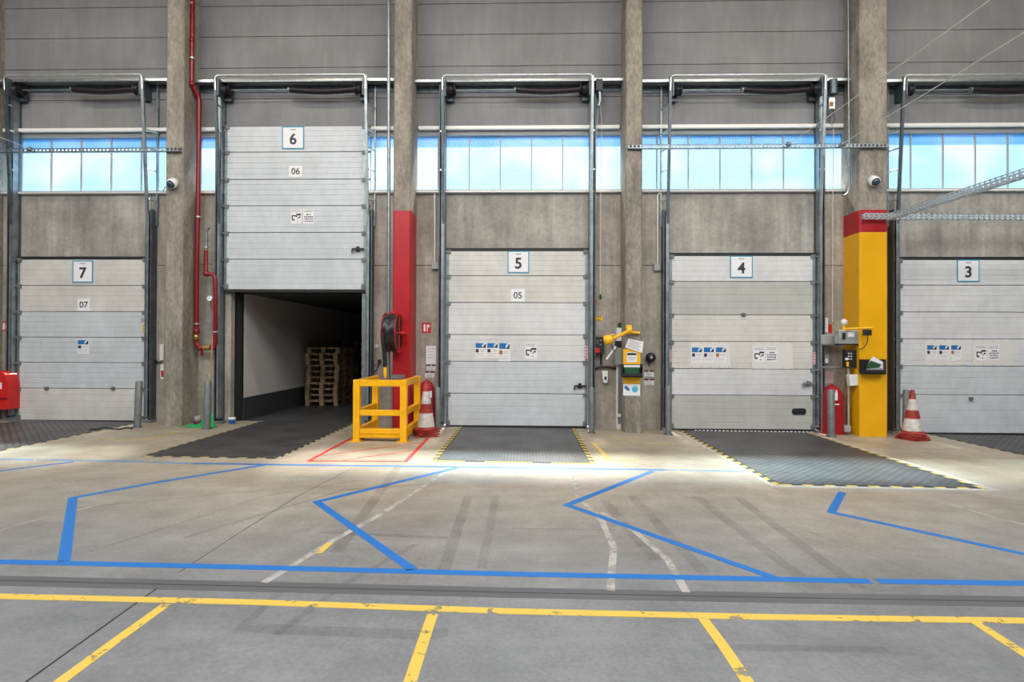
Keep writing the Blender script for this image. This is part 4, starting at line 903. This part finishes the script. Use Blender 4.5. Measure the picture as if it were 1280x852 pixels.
r, cx, f, hw, Z1 = red_cover(1026, 479.5, 1054, 543, 'red vinyl extinguisher cover beside the yellow column', .25)
b = MB(); zc = WZ(494, 10.24, 1046); X = WX(1046.5, 10.2, 494); b.box(X-.022, X+.022, 10.225, 10.24, zc-.09, zc+.05); b.box(X-.006, X+.012, 10.225, 10.24, zc+.05, zc+.10); b.box(X-.04, X+.05, 10.222, 10.24, zc-.17, zc-.15); b.build('white_symbol', M['paper'], r)
r, cx, f, hw, Z1 = red_cover(523, 473.5, 543.5, 538, 'red extinguisher cover behind the cone at door 5', .0)
b = MB(); X = WX(537.5, 10.22, 490); zc = WZ(492, 10.22, 537); b.box(X-.03, X+.03, 10.228, 10.24, zc-.07, zc+.05); b.build('white_symbol', M['paper'], r)
# red hose cabinet at left edge
y = 10.3; r = thing('hose_cabinet', P3(0, 500, y), 'round topped red cabinet cut by the left picture edge', 'cabinet'); a0 = WX(-16, y, 490); a1 = WX(10.5, y, 490); z0, z1 = WZ(512, y, 0), WZ(463, y, 0); pts = []
for k in range(13): a = math.pi*k/12; pts.append(((a0+a1)/2+(a1-a0)/2*math.cos(a), z1-.28+.28*math.sin(a)))
pts = [(a1, z0)]+pts+[(a0, z0)]; MB().prism(pts, y, WY).build('body', M['red'], r, .015); X, Z = Wp(1, 482, y); MB().box(X-.05, X+.02, y-.006, y, Z-.06, Z+.06).build('white_symbol', M['paper'], r); MB().pbox(-14, 497, 9, 499, y-.012, y).build('lid_seam', M['red_pipe'], r)

# ------------------------------------------------------------------ equipment round the column between doors 5 and 4
o = thing('door_control_box', P3(748, 431, WY), 'black door control box with red switch right of door 5', 'control box'); MB().pbox(741, 420.5, 755.5, 442, WY-.13, WY).build('housing', M['black'], o, .008); MB().pbox(744, 435, 749.5, 441, WY-.15, WY-.13).build('red_switch', M['red'], o, .004)
b = MB()
for (px, py) in ((746, 425), (750, 424.5), (745.5, 428), (749.5, 430)): b.pbox(px, py, px+2, py+1, WY-.134, WY-.13)
b.build('button_row', M['ink_soft'], o); MB().tube([P3(751.5, 442, WY-.04), P3(751.5, 456, WY-.04)], .018).tube([P3(742, 464, WY-.04), P3(745, 460, WY-.04), P3(752, 458.5, WY-.04), P3(762, 458.5, WY-.04), P3(770, 460, WY-.04)], .022).build('cable_run', M['black'], o)
MB().pbox(741.5, 414.5, 746, 419.5, WY-.05, WY).build('conduit_entry', M['galv'], o)
# yellow articulated dock lamp
yl = 9.75; r = thing('dock_lamp', P3(800, 415, CY), 'yellow articulated dock lamp on the column between doors 5 and 4', 'lamp')
MB().tube([P3(799.5, 416, CY-.04), P3(785, 414.8, CY-.06)], .024, n=10).build('wall_arm', M['yel_plas'], r)
MB().tube([P3(786, 413.5, CY-.1), P3(776, 418.5, yl), P3(766, 422.5, yl-.1)], [.035, .03, .03], n=12).build('swing_arm', M['yel_plas'], r)
X, Z = Wp(786.5, 412.5, CY-.08); MB().lathe([(0, -.07), (.05, -.065), (.058, 0), (.05, .065), (0, .07)], X, CY-.08, Z, n=16).build('elbow_joint', M['yel_plas'], r); MB().pbox(783, 406, 790, 410, CY-.12, CY-.04).build('arm_mount', M['yel_plas'], r, .006)
X, Z = Wp(760.5, 424.5, yl-.1); Rm = Matrix.Rotation(math.radians(75), 3, 'Y') @ Matrix.Rotation(math.radians(20), 3, 'X')
MB().lathe([(0, .09), (.045, .085), (.07, .05), (.085, 0), (.088, -.06), (.08, -.065), (.06, -.03), (0, -.03)], X, yl-.1, Z, M=Rm, n=22).build('lamp_head', M['yel_plas'], r)
MB().tube([P3(762, 421, yl-.15), P3(764.5, 417.5, yl-.15), P3(768, 418.5, yl-.15)], .012).build('head_handle', M['yel_plas'], r)
MB().tube([P3(764, 430, yl-.05), P3(766, 435, yl), P3(768, 439, CY)], .008).build('lamp_cable', M['black'], r)
o = thing('sanitizer_box', P3(774, 418, WY), 'white box with green top on the wall beside the dock lamp', 'box'); MB().pbox(770.8, 409.5, 779, 426, WY-.12, WY).build('box_body', M['white'], o, .006); MB().pbox(770, 426, 779.5, 433, WY-.14, WY).build('dark_base', M['black'], o, .005); X, Z = Wp(774.5, 406, WY-.08); MB().lathe([(.03, -.05), (.04, 0), (.02, .045), (0, .05)], X, WY-.08, Z, n=12).build('green_top', M['green_dk'], o)
tag(MB().pbox(768.5, 434, 779, 456, WY-.12, WY).build('switch_box', M['grey'], None, .006), 'plain grey electrical box left of the yellow sign', 'box')
a, b_ = P3(758, 449, 10.35), P3(770, 433, 10.45); tag(MB().tube([a, b_], .02, n=8).build('white_baton', M['white']), 'white stick hanging slanted beside the dock lamp', 'stick')
def sheet(pts, y, label, lines=5, m_='paper', name='paper_sheet', yb=None):
    P = [Wp(px, py, y) for px, py in pts]; m = MB(); m.prism(P, y-.003, y)
    for k in range(lines):
        t = .18+.64*k/(lines-1)
        A = Vector(P[0]).lerp(Vector(P[3]), t); B_ = Vector(P[1]).lerp(Vector(P[2]), t); p = A.lerp(B_, .12); q = A.lerp(B_, .88-.12*(k % 2)); m.prism([(p.x, p.y-.005), (q.x, q.y-.005), (q.x, q.y+.005), (p.x, p.y+.005)], y-.0045, y-.003, 1)
    return tag(m.build(name, [M[m_], M['ink_soft']]), label, 'paper')
sheet([(785.5, 423), (804.5, 427), (802.5, 441), (781.5, 434)], CY-.03, 'tilted white sheet pinned over the yellow sign')
r = thing('yellow_panel', P3(790, 460, CY), 'yellow panel on the column holding a white card', 'sign'); MB().pbox(779, 436, 800.5, 479.5, CY-.015, CY).build('panel', M['yel_plas'], r); MB().pbox(783.5, 440, 796, 452.5, CY-.018, CY-.015).build('card', M['paper'], r); MB().pbox(784, 441, 795.5, 443.8, CY-.0195, CY-.018).build('card_heading', M['ink_navy'], r); MB().pbox(785, 446.5, 794.5, 447.3, CY-.0195, CY-.018).pbox(786, 449, 793.5, 449.7, CY-.0195, CY-.018).build('card_text', M['ink_soft'], r)
def doc_tray(a, b_, c, d_, y, label, flare=1.5):
    r = thing('document_tray', P3((a+c)/2, d_, y), label, 'tray', 'black document trays'); y0 = y-.14
    m = MB(); m.pbox(a, d_-(d_-b_)*.30, c, d_, y0, y0+.012); m.pbox(a+1, d_-1.5, c-1, d_, y0, y)
    for px in (a, c): X = WX(px, y0, d_); X -= .012 if px == c else 0; Z0, Z1 = WZ(d_, y0, px), WZ(b_, y0, px); m.box(X, X+.012, y0, y, Z0, Z1)
    m.pbox(a, b_, c, d_, y-.012, y); m.build('tray_body', M['black'], r, .004); return r, y0
r, y0 = doc_tray(777.5, 455, 803.5, 471.5, CY-.015, 'black tray with green cloth on the column between doors 5 and 4')
tag(MB().pbox(780.5, 459, 799.5, 467.5, y0+.02, y0+.09).build('green_cloth', M['green_dk'], None, .02), 'dark green folded cloth in the tray under the yellow panel', 'cloth')
tag(MB().pbox(780, 456, 800, 459, y0+.09, y0+.10).build('paper_stack', M['paper']), 'papers standing behind the green cloth', 'paper')
r = thing('glove_poster', P3(790, 487, CY), 'white poster with blue glove and teal hairnet pictures', 'poster'); MB().pbox(779, 479.8, 800.2, 494.3, CY-.004, CY).build('sheet', M['paper'], r)
b = MB(); y = CY-.0055; b.prism([Wp(*p, y) for p in ((780, 484), (782, 481.8), (784, 482.6), (787, 486), (786.6, 488.6), (784.5, 488), (781.5, 486))], y, CY-.004, 0)
pts = [Wp(793.7+4.2*math.cos(t*.5236)*(1+.12*math.sin(t*3)), 486.2+4.0*math.sin(t*.5236)*(1+.1*math.cos(t*2)), y) for t in range(12)]; b.prism(pts, y, CY-.004, 1); b.build('printed_pictures', [M['poster_blue'], M['poster_sky']], r)
r = thing('soap_dispenser', P3(757, 471, WY), 'white soap dispenser on the wall between door 5 and the column', 'dispenser'); m = MB(); y = WY-.11
m.prism([Wp(px, py, y) for px, py in ((752.5, 463.5), (760, 463.5), (760.2, 472), (759, 478.5), (754.5, 478.5), (753.2, 472), (752.6, 467))], y, WY); m.build('housing', M['white'], r, .008); MB().pbox(755.5, 470.5, 758.3, 474.5, y-.004, y).build('level_window', M['ink_navy'], r)
r = thing('cable_trunking', P3(773, 540, WY), 'pale vertical trunking pipes left of the column foot', 'trunking'); MB().pbox(770.5, 456, 772.5, 541, WY-.05, WY).build('thin_trunking', M['white_alu'], r); MB().pbox(773, 456, 776, 541, WY-.07, WY).build('wide_trunking', M['galv'], r); MB().pbox(771, 517, 776, 521, WY-.08, WY).pbox(771, 530, 776.5, 540, WY-.085, WY).build('clamp', M['white_alu'], r)
r = thing('wall_siren', P3(814, 446, WY), 'round dark siren on the wall left of door 4', 'siren'); X, Z = Wp(814, 446.5, WY-.1); Rm = Matrix.Rotation(math.pi/2, 3, 'X'); MB().lathe([(0, .02), (.06, .015), (.085, .0), (.09, -.05), (.06, -.10)], X, WY-.1, Z, M=Rm).build('horn', M['spring'], r); MB().lathe([(0, .025), (.02, .024), (.028, .018)], X, WY-.1, Z, M=Rm).build('horn_centre', M['grey'], r); MB().tube([P3(812, 451, WY-.02), P3(811, 458, WY-.02)], .008).build('siren_lead', M['black'], r)

# ------------------------------------------------------------------ equipment on the yellow column
xs5 = cols[4][0]
r = thing('trunking_box', P3(1036, 424, 10.5), 'wide grey metal box on the wall left of the yellow column', 'box'); MB().pbox(1026.5, 418, 1048, 431, 10.42, WY).build('housing', M['grey'], r, .012); MB().pbox(1026.5, 429.5, 1048, 431.5, 10.415, 10.42).build('lower_lip', M['dgrey'], r)
r = thing('power_unit', P3(1062, 421, 10.2), 'pale metal power unit on the yellow column corner', 'box'); MB().pbox(1049, 412.5, 1074, 429.5, 10.15, 10.3).build('housing', M['galv_light'], r, .01); MB().pbox(1053.5, 416, 1057, 424, 10.135, 10.15).build('black_socket', M['black'], r); MB().pbox(1060, 415, 1068, 421, 10.14, 10.15).build('front_cover', M['white'], r); MB().pbox(1049, 429.5, 1074, 431, 10.15, 10.3).build('base_edge', M['spring'], r)
r = thing('dock_lamp', P3(1054, 411, 10.2), 'yellow lamp arm with small black head on the yellow column', 'lamp')
MB().tube([P3(1054.5, 414, 10.2), P3(1054.5, 402, 10.2)], .028).build('arm_post', M['yel_plas'], r); MB().tube([P3(1055, 411, 10.2), P3(1074, 410.2, 9.97), P3(1091, 409.5, 9.97)], .02).build('swing_arm', M['yel_plas'], r); MB().pbox(1083, 411.5, 1090, 419, 9.88, 10.0).build('lamp_head', M['black'], r, .01); MB().tube([P3(1085, 419, 9.95), P3(1084, 428, 10.0), P3(1080, 434, 10.03), P3(1074, 437, 10.03)], .008, n=6).build('lamp_cable', M['black'], r)
X, Z = Wp(1055, 403, 10.2); MB().lathe([(0, -.05), (.05, -.04), (.055, .03), (.03, .06), (0, .065)], X, 10.2, Z, n=14).build('swivel_cap', M['white'], r)
r = thing('door_control_box', P3(1064, 449, 10.2), 'black control box with lit buttons on the yellow column', 'control box'); MB().pbox(1057.5, 437, 1073.5, 459.5, 10.2, 10.32).build('housing', M['black'], r, .01); b = MB()
for i in range(3):
    for j in range(2): b.pbox(1060.5+j*3, 441+i*3.4, 1062+j*3, 442.4+i*3.4, 10.19, 10.2)
b.build('button_row', M['white'], r); MB().pbox(1057, 447, 1060, 450, 10.18, 10.2).build('white_knob', M['white'], r); MB().pbox(1058.5, 452, 1061, 458, 10.18, 10.2).build('yellow_label', M['yel_plas'], r)
r = thing('paper_cup_holder', P3(1067, 475, CY), 'white tapered cup holder below the black control box', 'holder'); y = 10.16; m = MB(); m.prism([Wp(px, py, y) for px, py in ((1061, 468.5), (1076, 468), (1075.5, 481), (1063, 482.5))], y, 10.26); m.build('cup', M['white'], r, .008); MB().pbox(1062, 468, 1075, 469.5, y+.01, 10.25).build('rim', M['paper'], r)
y = CY; r, y0 = doc_tray(1079.5, 449, 1108, 467.5, CY, 'black tray full of papers on the yellow column')
X, Z = Wp(1092, 455, y0+.05); tag(MB().prism([Wp(px, py, y0+.07) for px, py in ((1084, 456), (1091, 445), (1106, 453.5), (1104, 461), (1086, 461))], y0+.07, y0+.075).build('paper_sheet', M['paper']), 'white sheet fanned out of the tray on the yellow column', 'paper')
tag(MB().prism([Wp(px, py, y0+.05) for px, py in ((1083, 457), (1089, 450.5), (1102, 455.5), (1098, 460), (1084, 461))], y0+.05, y0+.06).build('green_folder', M['green_dk']), 'dark green folder in the tray on the yellow column', 'folder')
tag(MB().prism([Wp(px, py, y0+.03) for px, py in ((1083, 461), (1100, 459), (1106, 462), (1105, 465.5), (1084, 465.5))], y0+.03, y0+.04).build('grey_booklet', M['ink_soft']), 'grey booklet lying at the front of the tray on the yellow column', 'booklet')
r = thing('soap_dispenser', P3(1032, 449, WY), 'small grey dispenser on the wall left of the yellow column', 'dispenser'); MB().pbox(1028, 443, 1036.5, 454, WY-.1, WY).build('housing', M['grey'], r, .012); MB().pbox(1031, 448, 1035, 453.5, WY-.115, WY-.1).build('front_lever', M['white'], r)
r = thing('pipe_rack', P3(1040, 540, 10.45), 'grey steel pipe frame around the red cover', 'frame'); y = 10.4
MB().tube([P3(1027.5, 540, y), P3(1027.5, 461, y)], .016).build('upright', M['galv'], r); MB().tube([P3(1027, 459, y), P3(1057, 459, y)], .022).build('cross_pipe', M['galv'], r); MB().tube([P3(1056, 459, y), P3(1056, 541, y)], .018).build('upright', M['galv'], r); MB().tube([P3(1060.5, 459, 10.3), P3(1060.5, 541, 10.3)], .022).build('upright', M['galv_light'], r); MB().pbox(1056, 532, 1064, 540, 10.22, 10.4).build('pipe_foot', M['grey'], r, .01)
